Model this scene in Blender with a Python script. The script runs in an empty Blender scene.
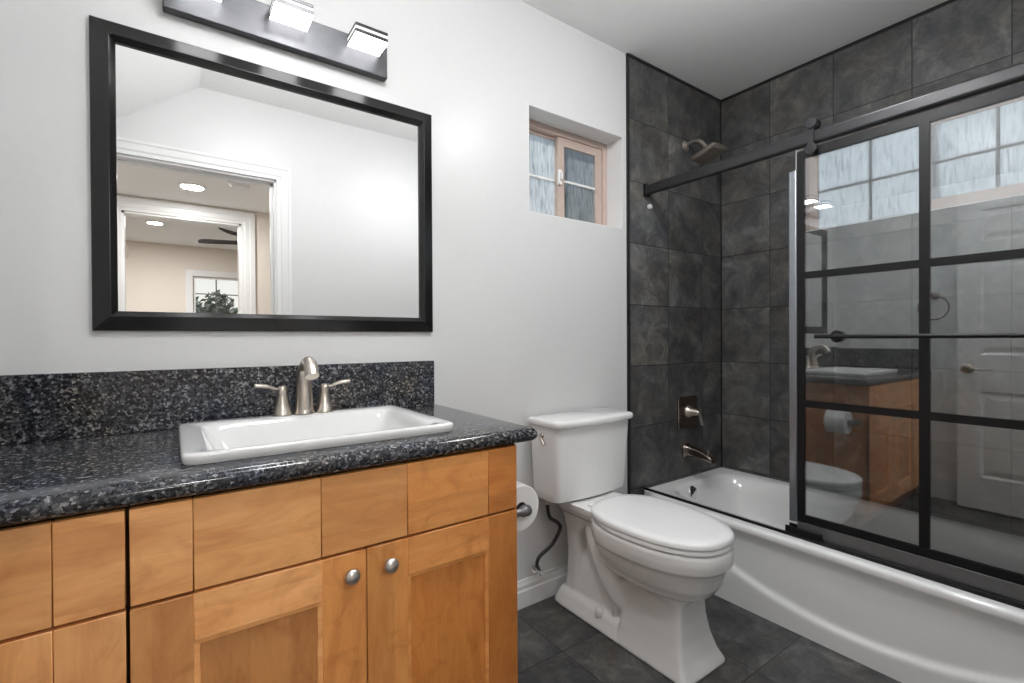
import bpy, bmesh, math, random
from mathutils import Vector, Matrix

scn = bpy.context.scene
COL = scn.collection
PI = math.pi

# ------------------------------------------------------------------ camera
cam_data = bpy.data.cameras.new('camera')
cam = bpy.data.objects.new('camera', cam_data)
COL.objects.link(cam)
scn.camera = cam
cam_data.sensor_fit = 'HORIZONTAL'
cam_data.sensor_width = 36.0
cam_data.lens = 36.0 * 476.95 / 1024
cam_data.clip_start = 0.01
cam_data.clip_end = 200
yaw, pit, rol = math.radians(35.424), math.radians(-0.369), math.radians(-0.301)
F = Vector((math.sin(yaw) * math.cos(pit), math.cos(yaw) * math.cos(pit), math.sin(pit)))
R0 = Vector((math.cos(yaw), -math.sin(yaw), 0))
U0 = R0.cross(F)
R = R0 * math.cos(rol) + U0 * math.sin(rol)
U = R.cross(F)
CAM_POS = Vector((0, -1.6, 1.12))
cam.matrix_world = Matrix(((R.x, U.x, -F.x, CAM_POS.x), (R.y, U.y, -F.y, CAM_POS.y),
                           (R.z, U.z, -F.z, CAM_POS.z), (0, 0, 0, 1)))

# ------------------------------------------------------------------ view, world
vs = scn.view_settings
vs.view_transform = 'Standard'
vs.look = 'None'
vs.gamma = 1.0
vs.use_curve_mapping = False
vs.exposure = 0.0
scn.cycles.max_bounces = 10
scn.cycles.diffuse_bounces = 6
scn.cycles.glossy_bounces = 6
scn.cycles.transparent_max_bounces = 16
scn.cycles.use_denoising = True
scn.cycles.sample_clamp_indirect = 6.0

VANITY_LAMP = 8.5       # emission of the three LED diffusers
FILL_DOME = 53.0             # emission of the unseen domes added as fill light in the bathroom
HALL_CAN = 14.0
BED_CAN = 50.0
SKY = 1.0

world = bpy.data.worlds.new('sky')
scn.world = world
world.use_nodes = True
wn = world.node_tree
wn.nodes.clear()
w_out = wn.nodes.new('ShaderNodeOutputWorld')
w_bg = wn.nodes.new('ShaderNodeBackground')
w_tc = wn.nodes.new('ShaderNodeTexCoord')
w_sep = wn.nodes.new('ShaderNodeSeparateXYZ')
w_rmp = wn.nodes.new('ShaderNodeValToRGB')
wn.links.new(w_tc.outputs['Generated'], w_sep.inputs[0])
wn.links.new(w_sep.outputs['Z'], w_rmp.inputs[0])
w_mr = wn.nodes.new('ShaderNodeMapRange')
w_mr.inputs[1].default_value = 0.30
w_mr.inputs[2].default_value = 0.75
w_mr.inputs[3].default_value = 1.20
w_mr.inputs[4].default_value = 0.50
wn.links.new(w_sep.outputs['Y'], w_mr.inputs[0])
w_ml = wn.nodes.new('ShaderNodeVectorMath')
w_ml.operation = 'SCALE'
wn.links.new(w_rmp.outputs[0], w_ml.inputs[0])
wn.links.new(w_mr.outputs[0], w_ml.inputs['Scale'])
wn.links.new(w_ml.outputs[0], w_bg.inputs[0])
wn.links.new(w_bg.outputs[0], w_out.inputs[0])
cr = w_rmp.color_ramp
cr.elements[0].position = 0.0
cr.elements[0].color = (0.95, 0.90, 0.80, 1)
cr.elements[1].position = 1.0
cr.elements[1].color = (0.30, 0.50, 0.85, 1)
for pos, c in ((0.16, (0.86, 0.88, 0.88)), (0.30, (0.68, 0.78, 0.90)), (0.45, (0.55, 0.70, 0.90))):
    e = cr.elements.new(pos)
    e.color = (*c, 1)
w_bg.inputs[1].default_value = SKY


sun_data = bpy.data.lights.new('sun', 'SUN')
sun_data.energy = 4.0
sun_data.angle = 0.01
sun_data.color = (1.0, 0.96, 0.90)
sun = bpy.data.objects.new('sun', sun_data)
COL.objects.link(sun)
sun.rotation_euler = (math.radians(-24), math.radians(-22), 0)      # high behind the house, so no beam enters the bathroom


# ------------------------------------------------------------------ materials
def srgb(r, g, b):
    f = lambda c: ((c / 255 + 0.055) / 1.055) ** 2.4 if c > 10 else c / 255 / 12.92
    return (f(r), f(g), f(b), 1)


class NT:
    """small node helper"""
    def __init__(self, name):
        self.m = bpy.data.materials.new(name)
        self.m.use_nodes = True
        self.t = self.m.node_tree
        self.t.nodes.clear()
        self.out = self.t.nodes.new('ShaderNodeOutputMaterial')

    def n(self, typ, ins=None, **props):
        nd = self.t.nodes.new(typ)
        for k, v in props.items():
            setattr(nd, k, v)
        for k, v in (ins or {}).items():
            if isinstance(v, bpy.types.NodeSocket):
                self.t.links.new(v, nd.inputs[k])
            else:
                nd.inputs[k].default_value = v
        return nd

    def link(self, a, b):
        self.t.links.new(a, b)

    def ramp(self, fac, stops):
        nd = self.t.nodes.new('ShaderNodeValToRGB')
        els = nd.color_ramp.elements
        els[0].position, els[0].color = stops[0]
        els[1].position, els[1].color = stops[-1]
        for p, c in stops[1:-1]:
            e = els.new(p)
            e.color = c
        self.link(fac, nd.inputs[0])
        return nd.outputs[0]

    def mix(self, fac, a, b, mode='MIX'):
        nd = self.n('ShaderNodeMix', data_type='RGBA', blend_type=mode)
        for i, v in ((0, fac), (6, a), (7, b)):
            if isinstance(v, bpy.types.NodeSocket):
                self.link(v, nd.inputs[i])
            else:
                nd.inputs[i].default_value = v
        return nd.outputs[2]

    def principled(self, **ins):
        nd = self.n('ShaderNodeBsdfPrincipled', {k.replace('_', ' '): v for k, v in ins.items()})
        self.link(nd.outputs[0], self.out.inputs[0])
        return nd

    def bump(self, height, strength=0.2, dist=0.002):
        return self.n('ShaderNodeBump', {'Height': height, 'Strength': strength, 'Distance': dist}).outputs[0]


def simple(name, color, rough=0.5, metal=0.0, noise=0.06, nscale=30, bump=0.0, coat=0.0, spec=0.5):
    a = NT(name)
    tc = a.n('ShaderNodeTexCoord')
    nz = a.n('ShaderNodeTexNoise', {'Vector': tc.outputs['Object'], 'Scale': nscale, 'Detail': 3.0})
    d = tuple(c * (1 - noise) for c in color[:3]) + (1,)
    l = tuple(min(1, c * (1 + noise)) for c in color[:3]) + (1,)
    p = a.principled(Base_Color=a.ramp(nz.outputs[0], [(0.3, d), (0.7, l)]), Roughness=rough, Metallic=metal)
    p.inputs['Coat Weight'].default_value = coat
    p.inputs['Specular IOR Level'].default_value = spec
    if bump:
        a.link(a.bump(nz.outputs[0], bump, 0.001), p.inputs['Normal'])
    return a.m


M = {}  # all materials by short key
M['wall'] = simple('wall_paint', (0.66, 0.66, 0.655, 1), 0.34, noise=0.01, nscale=60, bump=0.02, spec=0.28)
M['ceiling'] = simple('ceiling_paint', (0.87, 0.867, 0.86, 1), 0.8, noise=0.01, nscale=60)
M['beige'] = simple('beige_paint', srgb(222, 213, 203), 0.7, noise=0.01)
M['white_trim'] = simple('white_trim', (0.76, 0.76, 0.755, 1), 0.3, noise=0.01)
M['door_white'] = simple('door_white', (0.80, 0.80, 0.79, 1), 0.35, noise=0.01)
M['black'] = simple('matte_black', (0.006, 0.006, 0.0065, 1), 0.4, noise=0.1, spec=0.3)
M['black_rail'] = simple('black_powder_coat', (0.02, 0.02, 0.0215, 1), 0.32, noise=0.1, spec=0.4)
M['frame_black'] = simple('satin_black_frame', (0.008, 0.0078, 0.0076, 1), 0.22, noise=0.1)
M['trim_black'] = simple('black_tile_trim', (0.006, 0.006, 0.006, 1), 0.4)
M['ceramic'] = simple('white_ceramic', (0.86, 0.86, 0.85, 1), 0.12, noise=0.005, coat=0.5)
M['basin'] = simple('white_basin_ceramic', (0.72, 0.72, 0.715, 1), 0.12, noise=0.005, coat=0.5)
M['seat'] = simple('white_seat_plastic', (0.87, 0.87, 0.865, 1), 0.25, noise=0.005)
M['enamel'] = simple('tub_enamel', (0.87, 0.868, 0.86, 1), 0.15, noise=0.005, coat=0.4)
M['nickel'] = simple('brushed_nickel', (0.62, 0.56, 0.49, 1), 0.28, 1.0, noise=0.05, nscale=200)
M['nickel_dark'] = simple('bronzed_nickel', (0.34, 0.29, 0.25, 1), 0.2, 1.0, noise=0.05)
M['knob'] = simple('satin_nickel_knob', (0.60, 0.58, 0.55, 1), 0.3, 1.0)
M['chrome'] = simple('chrome', (0.8, 0.8, 0.8, 1), 0.1, 1.0, noise=0.01)
M['aluminium'] = simple('anodised_aluminium', (0.34, 0.36, 0.39, 1), 0.35, 1.0, noise=0.03)
M['gunmetal'] = simple('grey_door_channel', (0.22, 0.22, 0.225, 1), 0.4, 0.8, noise=0.05)
M['tan'] = simple('tan_window_vinyl', srgb(190, 171, 160), 0.45, noise=0.03)
M['pinkish'] = simple('pale_window_vinyl', srgb(190, 174, 166), 0.4, noise=0.03)
M['white_vinyl'] = simple('white_window_vinyl', (0.8, 0.79, 0.77, 1), 0.4, noise=0.01)
M['paper'] = simple('tissue_paper', (0.84, 0.83, 0.81, 1), 0.9, noise=0.02, bump=0.2)
M['card'] = simple('cardboard', srgb(150, 120, 90), 0.9)
M['grey_plastic'] = simple('grey_holder_metal', (0.20, 0.20, 0.205, 1), 0.35, 0.7, noise=0.1)
M['hose'] = simple('braided_black_hose', (0.03, 0.028, 0.028, 1), 0.4, 0.3, noise=0.5, nscale=400)
M['muntin_grey'] = simple('grey_muntin', (0.12, 0.125, 0.13, 1), 0.5)  # on the tub window, backlit darkness is put into this colour
M['clear_plastic'] = simple('clear_plastic', (0.55, 0.55, 0.54, 1), 0.15, noise=0.05)
M['fan_dark'] = simple('dark_fan_blade', (0.03, 0.028, 0.026, 1), 0.5)
M['carpet'] = simple('hall_carpet', srgb(165, 162, 157), 0.95, noise=0.15, nscale=200)
M['toe'] = simple('toe_kick_wood', srgb(120, 75, 35), 0.5)
M['carcass'] = simple('dark_carcass_board', srgb(92, 54, 26), 0.6)  # colour darkened so the gaps between the fronts read as shade
M['bark'] = simple('bark', (0.09, 0.06, 0.04, 1), 0.9, noise=0.3)
M['leaf'] = simple('leaf', (0.16, 0.20, 0.12, 1), 0.6, noise=0.4, nscale=3)
M['leaf_dark'] = simple('dark_leaf', (0.10, 0.12, 0.085, 1), 0.6, noise=0.4, nscale=3)
M['bounce_ground'] = simple('pale_ground', (0.50, 0.49, 0.45, 1), 0.9, noise=0.15, nscale=2)  # ground made pale to bounce sunlight up into the window reveals


def emitter(name, col, strength):
    a = NT(name)
    e = a.n('ShaderNodeEmission', {'Color': col, 'Strength': strength})
    a.link(e.outputs[0], a.out.inputs[0])
    return a.m


M['lamp'] = emitter('led_diffuser', (0.985, 0.99, 1.0, 1), VANITY_LAMP)
M['lamp_edge'] = emitter('led_edge', (0.99, 0.99, 1.0, 1), 1.2)
M['dome'] = emitter('fill_dome_glow', (0.975, 0.985, 1.0, 1), FILL_DOME)
M['dark_metal'] = simple('dark_brushed_metal', (0.06, 0.06, 0.062, 1), 0.3, 1.0)
M['plate'] = simple('dark_satin_plate', (0.10, 0.10, 0.105, 1), 0.42, 1.0)
M['can'] = emitter('recessed_light_lens', (1.0, 0.97, 0.93, 1), 4.0)

# mirror
a = NT('mirror_silver')
g = a.n('ShaderNodeBsdfGlossy', {'Color': (0.93, 0.935, 0.93, 1), 'Roughness': 0.0})
a.link(g.outputs[0], a.out.inputs[0])
M['mirror'] = a.m

# clear shower glass with a reflective coat
a = NT('shower_glass')
tr = a.n('ShaderNodeBsdfTransparent', {'Color': (0.955, 0.965, 0.962, 1)})
gl = a.n('ShaderNodeBsdfGlossy', {'Color': (0.95, 0.98, 1.0, 1), 'Roughness': 0.0})
fr = a.n('ShaderNodeFresnel', {'IOR': 1.5})
mu = a.n('ShaderNodeMath', {0: fr.outputs[0], 1: 3.8}, operation='MULTIPLY', use_clamp=True)
mx = a.n('ShaderNodeMixShader', {0: mu.outputs[0], 1: tr.outputs[0], 2: gl.outputs[0]})
a.link(mx.outputs[0], a.out.inputs[0])
M['glass'] = a.m

# rain glass: vertical streaks
a = NT('rain_glass')
tc = a.n('ShaderNodeTexCoord')
mp = a.n('ShaderNodeMapping', {'Vector': tc.outputs['Object'], 'Scale': (120, 120, 15)})
nz = a.n('ShaderNodeTexNoise', {'Vector': mp.outputs[0], 'Scale': 1.0, 'Detail': 2.0, 'Distortion': 0.5})
col = a.ramp(nz.outputs[0], [(0.3, (0.58, 0.60, 0.61, 1)), (0.5, (0.86, 0.88, 0.885, 1)), (0.7, (0.97, 0.975, 0.975, 1))])
tr = a.n('ShaderNodeBsdfTransparent', {'Color': col})
tl = a.n('ShaderNodeBsdfTranslucent', {'Color': a.mix(1.0, col, (0.9, 0.92, 0.93, 1), 'MULTIPLY')})
gl = a.n('ShaderNodeBsdfGlossy', {'Color': (1, 1, 1, 1), 'Roughness': 0.15})
m1 = a.n('ShaderNodeMixShader', {0: 0.38, 1: tr.outputs[0], 2: tl.outputs[0]})
m2 = a.n('ShaderNodeMixShader', {0: 0.004, 1: m1.outputs[0], 2: gl.outputs[0]})
a.link(m2.outputs[0], a.out.inputs[0])
M['rain'] = a.m

# dark insect screen
a = NT('insect_screen')
tr = a.n('ShaderNodeBsdfTransparent', {'Color': (0.68, 0.69, 0.70, 1)})
a.link(tr.outputs[0], a.out.inputs[0])
M['screen'] = a.m

a = NT('clear_window_glass')
tr = a.n('ShaderNodeBsdfTransparent', {'Color': (0.97, 0.98, 0.98, 1)})
gl = a.n('ShaderNodeBsdfGlossy', {'Roughness': 0.02})
mx = a.n('ShaderNodeMixShader', {0: 0.04, 1: tr.outputs[0], 2: gl.outputs[0]})
a.link(mx.outputs[0], a.out.inputs[0])
M['clear'] = a.m


def slate(name, ax_u, ax_v, off_u, off_v, size_u, size_v, dark=1.2, rough=0.42, tint=(1, 1, 1), con=1.0):
    """grouted slate tile laid on world axes"""
    a = NT(name)
    geo = a.n('ShaderNodeNewGeometry')
    sp = a.n('ShaderNodeSeparateXYZ', {0: geo.outputs['Position']})
    def lin(ax, off, size):
        s = a.n('ShaderNodeMath', {0: sp.outputs[ax], 1: -off}, operation='ADD')
        return a.n('ShaderNodeMath', {0: s.outputs[0], 1: size}, operation='DIVIDE').outputs[0]
    u, v = lin(ax_u, off_u, size_u), lin(ax_v, off_v, size_v)
    fu = a.n('ShaderNodeMath', {0: u}, operation='FLOOR').outputs[0]
    fv = a.n('ShaderNodeMath', {0: v}, operation='FLOOR').outputs[0]
    def edge(c, size):
        fr = a.n('ShaderNodeMath', {0: c, 1: 0.0}, operation='FRACT').outputs[0]
        o = a.n('ShaderNodeMath', {0: 1.0, 1: fr}, operation='SUBTRACT').outputs[0]
        mn = a.n('ShaderNodeMath', {0: fr, 1: o}, operation='MINIMUM').outputs[0]
        return a.n('ShaderNodeMath', {0: mn, 1: size}, operation='MULTIPLY').outputs[0]
    e = a.n('ShaderNodeMath', {0: edge(u, size_u), 1: edge(v, size_v)}, operation='MINIMUM').outputs[0]
    grout = a.n('ShaderNodeMapRange', {0: e, 1: 0.0012, 2: 0.0026, 3: 1.0, 4: 0.0}).outputs[0]
    cell = a.n('ShaderNodeCombineXYZ', {0: fu, 1: fv, 2: 0.37})
    rnd = a.n('ShaderNodeTexWhiteNoise', {'Vector': cell.outputs[0]})
    shift = a.n('ShaderNodeVectorMath', {0: rnd.outputs['Color'], 1: (9, 9, 9)}, operation='MULTIPLY')
    pos = a.n('ShaderNodeVectorMath', {0: geo.outputs['Position'], 1: shift.outputs[0]}, operation='ADD').outputs[0]
    warp = a.n('ShaderNodeTexNoise', {'Vector': pos, 'Scale': 9.0, 'Detail': 4.0})
    pos2 = a.n('ShaderNodeVectorMath', {0: pos, 1: a.n('ShaderNodeVectorMath', {0: warp.outputs['Color'], 1: (0.10, 0.10, 0.10)}, operation='MULTIPLY').outputs[0]}, operation='ADD').outputs[0]
    n1 = a.n('ShaderNodeTexNoise', {'Vector': pos2, 'Scale': 7.0, 'Detail': 10.0, 'Roughness': 0.72, 'Distortion': 0.5}).outputs[0]
    n2 = a.n('ShaderNodeTexNoise', {'Vector': pos, 'Scale': 4.5, 'Detail': 5.0, 'Roughness': 0.6, 'Distortion': 0.4}).outputs[0]
    T = lambda r, g, b: (r * dark * tint[0], g * dark * tint[1], b * dark * tint[2], 1)
    Q = lambda q: 0.5 + (q - 0.5) * con
    base = a.ramp(n1, [(Q(0.30), T(0.036, 0.0365, 0.0385)), (Q(0.44), T(0.059, 0.059, 0.0598)), (Q(0.55), T(0.086, 0.085, 0.083)), (Q(0.64), T(0.122, 0.119, 0.114)), (Q(0.74), T(0.18, 0.175, 0.166))])
    warm = a.ramp(n2, [(0.38, (0.98, 0.995, 1.025, 1)), (0.50, (1.0, 1.0, 0.99, 1)), (0.60, (1.09, 1.02, 0.94, 1)), (0.75, (1.04, 1.02, 0.97, 1))])
    c = a.mix(1.0, base, warm, 'MULTIPLY')
    val = a.n('ShaderNodeMapRange', {0: rnd.outputs['Value'], 1: 0.0, 2: 1.0, 3: 0.8, 4: 1.2}).outputs[0]
    vv = a.n('ShaderNodeCombineXYZ', {0: val, 1: val, 2: val})
    c = a.mix(1.0, c, vv.outputs[0], 'MULTIPLY')
    c = a.mix(grout, c, (0.016, 0.016, 0.017, 1))
    ro = a.n('ShaderNodeMapRange', {0: n1, 1: 0.3, 2: 0.7, 3: rough + 0.1, 4: rough - 0.08}).outputs[0]
    h = a.n('ShaderNodeMath', {0: n1, 1: grout}, operation='SUBTRACT').outputs[0]
    p = a.principled(Base_Color=c, Roughness=ro)
    p.inputs['Specular IOR Level'].default_value = 0.4
    a.link(a.bump(h, 0.25, 0.003), p.inputs['Normal'])
    return a.m


M['tile_w1'] = slate('slate_tile_plumbing_wall', 0, 2, 2.158, 0.3615, 0.305, 0.308, con=0.82)
M['tile_w2'] = slate('slate_tile_window_wall', 1, 2, 0.0135, 0.3615, 0.307, 0.308, con=0.85)
M['tile_floor'] = slate('slate_floor_tile', 0, 1, 1.126, -0.318, 0.457, 0.457, dark=0.98, rough=0.4, con=0.72)

# polished dark granite
a = NT('dark_granite')
tc = a.n('ShaderNodeTexCoord')
wp = a.n('ShaderNodeTexNoise', {'Vector': tc.outputs['Object'], 'Scale': 60.0, 'Detail': 2.0})
wv = a.n('ShaderNodeVectorMath', {0: tc.outputs['Object'], 1: a.n('ShaderNodeVectorMath', {0: wp.outputs['Color'], 1: (0.010, 0.010, 0.010)}, operation='MULTIPLY').outputs[0]}, operation='ADD').outputs[0]
v1 = a.n('ShaderNodeTexVoronoi', {'Vector': wv, 'Scale': 195.0})
s1 = a.n('ShaderNodeSeparateColor', {0: v1.outputs['Color']})
c1 = a.ramp(s1.outputs[0], [(0.0, (0.008, 0.008, 0.010, 1)), (0.40, (0.022, 0.023, 0.027, 1)), (0.68, (0.060, 0.062, 0.066, 1)), (0.86, (0.115, 0.115, 0.118, 1)), (1.0, (0.27, 0.262, 0.255, 1))])
n3 = a.n('ShaderNodeTexNoise', {'Vector': tc.outputs['Object'], 'Scale': 7.0, 'Detail': 3.0})
c2 = a.ramp(n3.outputs[0], [(0.35, (0.8, 0.88, 1.05, 1)), (0.55, (1.0, 1.0, 1.0, 1)), (0.7, (1.25, 1.15, 1.0, 1))])
n4 = a.n('ShaderNodeTexNoise', {'Vector': tc.outputs['Object'], 'Scale': 420.0, 'Detail': 3.0})
c3 = a.mix(1.0, a.mix(1.0, c1, c2, 'MULTIPLY'), a.ramp(n4.outputs[0], [(0.32, (0.45, 0.45, 0.46, 1)), (0.5, (1.0, 1.0, 1.0, 1)), (0.68, (1.5, 1.48, 1.45, 1))]), 'MULTIPLY')
p = a.principled(Base_Color=c3, Roughness=0.14)
p.inputs['Specular IOR Level'].default_value = 0.42
p.inputs['Coat Weight'].default_value = 0.0
p.inputs['Coat Roughness'].default_value = 0.05
M['granite'] = a.m

_wood = {}
def wood(direction, tone=0):
    """maple; direction 'x' or 'z' is the way the grain runs"""
    key = (direction, tone)
    if key in _wood:
        return _wood[key]
    a = NT('maple_grain_%s' % direction)
    tc = a.n('ShaderNodeTexCoord')
    off = (tone * 3.7, tone * 1.9, tone * 5.3)
    sc = (3.2, 10, 13) if direction == 'x' else (13, 10, 3.2)
    mp = a.n('ShaderNodeMapping', {'Vector': tc.outputs['Object'], 'Location': off, 'Scale': sc})
    n1 = a.n('ShaderNodeTexNoise', {'Vector': mp.outputs[0], 'Scale': 1.0, 'Detail': 4.0, 'Roughness': 0.6, 'Distortion': 1.6})
    sc2 = (14, 60, 160) if direction == 'x' else (160, 60, 14)
    mp2 = a.n('ShaderNodeMapping', {'Vector': tc.outputs['Object'], 'Location': off, 'Scale': sc2})
    n2 = a.n('ShaderNodeTexNoise', {'Vector': mp2.outputs[0], 'Scale': 1.0, 'Detail': 2.0})
    # staves: boards glued side by side
    sp = a.n('ShaderNodeSeparateXYZ', {0: tc.outputs['Object']})
    st = a.n('ShaderNodeMath', {0: sp.outputs[2 if direction == 'x' else 0], 1: 15.0}, operation='MULTIPLY')
    st2 = a.n('ShaderNodeMath', {0: st.outputs[0], 1: tone * 0.37}, operation='ADD')
    fl = a.n('ShaderNodeMath', {0: st2.outputs[0]}, operation='FLOOR')
    wn_ = a.n('ShaderNodeTexWhiteNoise', {'W': fl.outputs[0]}, noise_dimensions='1D')
    kr, kg, kb = [(1.08, 1.09, 1.12), (0.94, 0.90, 0.85), (1.18, 1.20, 1.26), (0.82, 0.76, 0.68), (1.27, 1.29, 1.36), (0.98, 0.86, 0.68), (0.80, 0.62, 0.38), (0.70, 0.52, 0.30)][tone % 8]  # per-board tones; lighter left, darker orange right carry the light falloff in colour
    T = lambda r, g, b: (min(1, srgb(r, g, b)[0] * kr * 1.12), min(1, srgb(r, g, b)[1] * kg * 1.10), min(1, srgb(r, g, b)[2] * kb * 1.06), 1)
    blot = a.n('ShaderNodeTexNoise', {'Vector': tc.outputs['Object'], 'Scale': 11.0 + tone, 'Detail': 3.0, 'Distortion': 0.8})
    blotc = a.ramp(blot.outputs[0], [(0.30, (0.84, 0.79, 0.74, 1)), (0.46, (1.0, 1.0, 1.0, 1)), (0.62, (1.0, 1.0, 1.0, 1)), (0.75, (1.08, 1.06, 1.04, 1))])
    base = a.ramp(n1.outputs[0], [(0.22, T(186, 124, 72)), (0.48, T(206, 149, 93)), (0.75, T(219, 166, 111))])
    fine = a.ramp(n2.outputs[0], [(0.3, (0.95, 0.935, 0.92, 1)), (0.6, (1, 1, 1, 1))])
    c = a.mix(1.0, base, fine, 'MULTIPLY')
    stv = a.ramp(wn_.outputs[0], [(0.0, (0.88, 0.85, 0.82, 1)), (1.0, (1.08, 1.07, 1.06, 1))])
    c = a.mix(1.0, c, stv, 'MULTIPLY')
    c = a.mix(1.0, c, blotc, 'MULTIPLY')
    p = a.principled(Base_Color=c, Roughness=0.36)
    p.inputs['Coat Weight'].default_value = 0.25
    p.inputs['Coat Roughness'].default_value = 0.25
    _wood[key] = a.m
    return a.m


# ------------------------------------------------------------------ mesh helpers
ORG = {}

def bm_new():
    return bmesh.new()


def add_box(bm, x0, x1, y0, y1, z0, z1):
    vs_ = [bm.verts.new((x, y, z)) for z in (z0, z1) for y in (y0, y1) for x in (x0, x1)]
    for f in ((0, 2, 3, 1), (4, 5, 7, 6), (0, 1, 5, 4), (2, 6, 7, 3), (0, 4, 6, 2), (1, 3, 7, 5)):
        bm.faces.new([vs_[i] for i in f])
    return bm


def add_loft(bm, rings, cap0=True, cap1=True, closed=True):
    vr = [[bm.verts.new(p) for p in r] for r in rings]
    n = len(vr[0])
    for i in range(len(vr) - 1):
        for j in range(n if closed else n - 1):
            k = (j + 1) % n
            bm.faces.new((vr[i][j], vr[i][k], vr[i + 1][k], vr[i + 1][j]))
    if cap0:
        bm.faces.new(vr[0][::-1])
    if cap1:
        bm.faces.new(vr[-1])
    return vr


def frame_of(d):
    d = Vector(d).normalized()
    up = Vector((0, 0, 1)) if abs(d.z) < 0.95 else Vector((1, 0, 0))
    s = d.cross(up).normalized()
    return d, s, s.cross(d).normalized()


def add_tube(bm, pts, radii, seg=14, caps=True, flat=1.0):
    pts = [Vector(p) for p in pts]
    if not isinstance(radii, (list, tuple)):
        radii = [radii] * len(pts)
    rings = []
    prev = None
    for i, p in enumerate(pts):
        d = (pts[min(i + 1, len(pts) - 1)] - pts[max(i - 1, 0)]).normalized()
        if prev is None:
            _, s, u = frame_of(d)
        else:
            s = (prev - d * prev.dot(d)).normalized()
            u = s.cross(d).normalized()
        prev = s
        rings.append([p + (s * math.cos(2 * PI * j / seg) + u * math.sin(2 * PI * j / seg) * flat) * radii[i] for j in range(seg)])
    add_loft(bm, rings, caps, caps)
    return bm


def smooth_path(pts, n=8):
    P = [Vector(p) for p in pts]
    P = [P[0] * 2 - P[1]] + P + [P[-1] * 2 - P[-2]]
    out = []
    for i in range(1, len(P) - 2):
        for k in range(n):
            t = k / n
            a, b, c, d = P[i - 1:i + 3]
            out.append(0.5 * ((2 * b) + (c - a) * t + (2 * a - 5 * b + 4 * c - d) * t * t + (3 * b - a - 3 * c + d) * t ** 3))
    out.append(P[-2])
    return out


def add_lathe(bm, base, axis, prof, seg=24):
    """prof: list of (distance along the axis, radius)"""
    d, s, u = frame_of(axis)
    base = Vector(base)
    rings = [[base + d * h + (s * math.cos(2 * PI * j / seg) + u * math.sin(2 * PI * j / seg)) * max(r, 1e-4) for j in range(seg)] for h, r in prof]
    add_loft(bm, rings)
    return bm


def sup(a, b, n, k, cx=0, cy=0):
    """superellipse point, k in 0..1"""
    t = 2 * PI * k
    c, s = math.cos(t), math.sin(t)
    return (cx + a * math.copysign(abs(c) ** (2 / n), c), cy + b * math.copysign(abs(s) ** (2 / n), s))


def obj(name, bm, mat, parent=None, bevel=0, seg=2, smooth=None, kind=None, origin=None, subsurf=0, remesh=0, label=None):
    """link bm as one mesh object; coordinates given in world space"""
    bmesh.ops.recalc_face_normals(bm, faces=bm.faces[:])
    if parent is not None:
        o0 = ORG[parent.name]
    elif origin is not None:
        o0 = Vector(origin)
    else:
        o0 = Vector((0, 0, 0))
    if o0.length:
        bmesh.ops.translate(bm, verts=bm.verts[:], vec=-o0)
    me = bpy.data.meshes.new(name)
    bm.to_mesh(me)
    bm.free()
    o = bpy.data.objects.new(name, me)
    COL.objects.link(o)
    me.materials.append(mat)
    if parent is not None:
        o.parent = parent
    else:
        o.location = o0
    ORG[o.name] = o0
    if remesh:
        m = o.modifiers.new('remesh', 'REMESH')
        m.mode = 'VOXEL'
        m.voxel_size = remesh
        s = o.modifiers.new('smooth', 'SMOOTH')
        s.factor = 0.6
        s.iterations = 7
    if bevel:
        m = o.modifiers.new('bevel', 'BEVEL')
        m.width = bevel
        m.segments = seg
        m.limit_method = 'ANGLE'
        m.angle_limit = math.radians(35)
    if subsurf:
        m = o.modifiers.new('subsurf', 'SUBSURF')
        m.levels = subsurf
        m.render_levels = subsurf
    if smooth is None:
        smooth = 40
    if smooth:
        me.shade_smooth()
        ang = math.radians(smooth)
        b2 = bmesh.new()
        b2.from_mesh(me)
        for e in b2.edges:
            if len(e.link_faces) == 2 and e.calc_face_angle(0) > ang:
                e.smooth = False
        b2.to_mesh(me)
        b2.free()
    if kind:
        o['kind'] = kind
    if label:
        o['label'] = label
    return o


def tag(o, label, cat, group=None, kind=None):
    o['label'] = label
    o['category'] = cat
    if group:
        o['group'] = group
    if kind:
        o['kind'] = kind
    return o


def thing(name, label, cat, loc, group=None, kind=None):
    o = bpy.data.objects.new(name, None)
    o.empty_display_size = 0.05
    COL.objects.link(o)
    o.location = loc
    ORG[o.name] = Vector(loc)
    return tag(o, label, cat, group, kind)


def struct_root(name, loc):
    o = bpy.data.objects.new(name, None)
    o.empty_display_size = 0.05
    COL.objects.link(o)
    o.location = loc
    ORG[o.name] = Vector(loc)
    o['kind'] = 'structure'
    return o


def box(name, b, mat, parent=None, **kw):
    return obj(name, add_box(bm_new(), *b), mat, parent, **kw)


# ------------------------------------------------------------------ room dimensions
CEIL = 2.525
XL, XR = -0.36, 2.66         # left wall, window wall over the tub
YB = -1.58                   # wall with the doorway (camera stands in it)
TX = 1.846                   # where the shower tile starts
WX0, WX1, WZ0, WZ1 = 1.23, 1.815, 1.655, 2.108      # window in the vanity wall
VY0, VY1, VZ0, VZ1 = -1.425, -0.425, 1.66, 2.11     # window over the tub
TW = 0.16
DX0, DX1, DZ = -0.27, 0.515, 2.08                   # doorway


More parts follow.
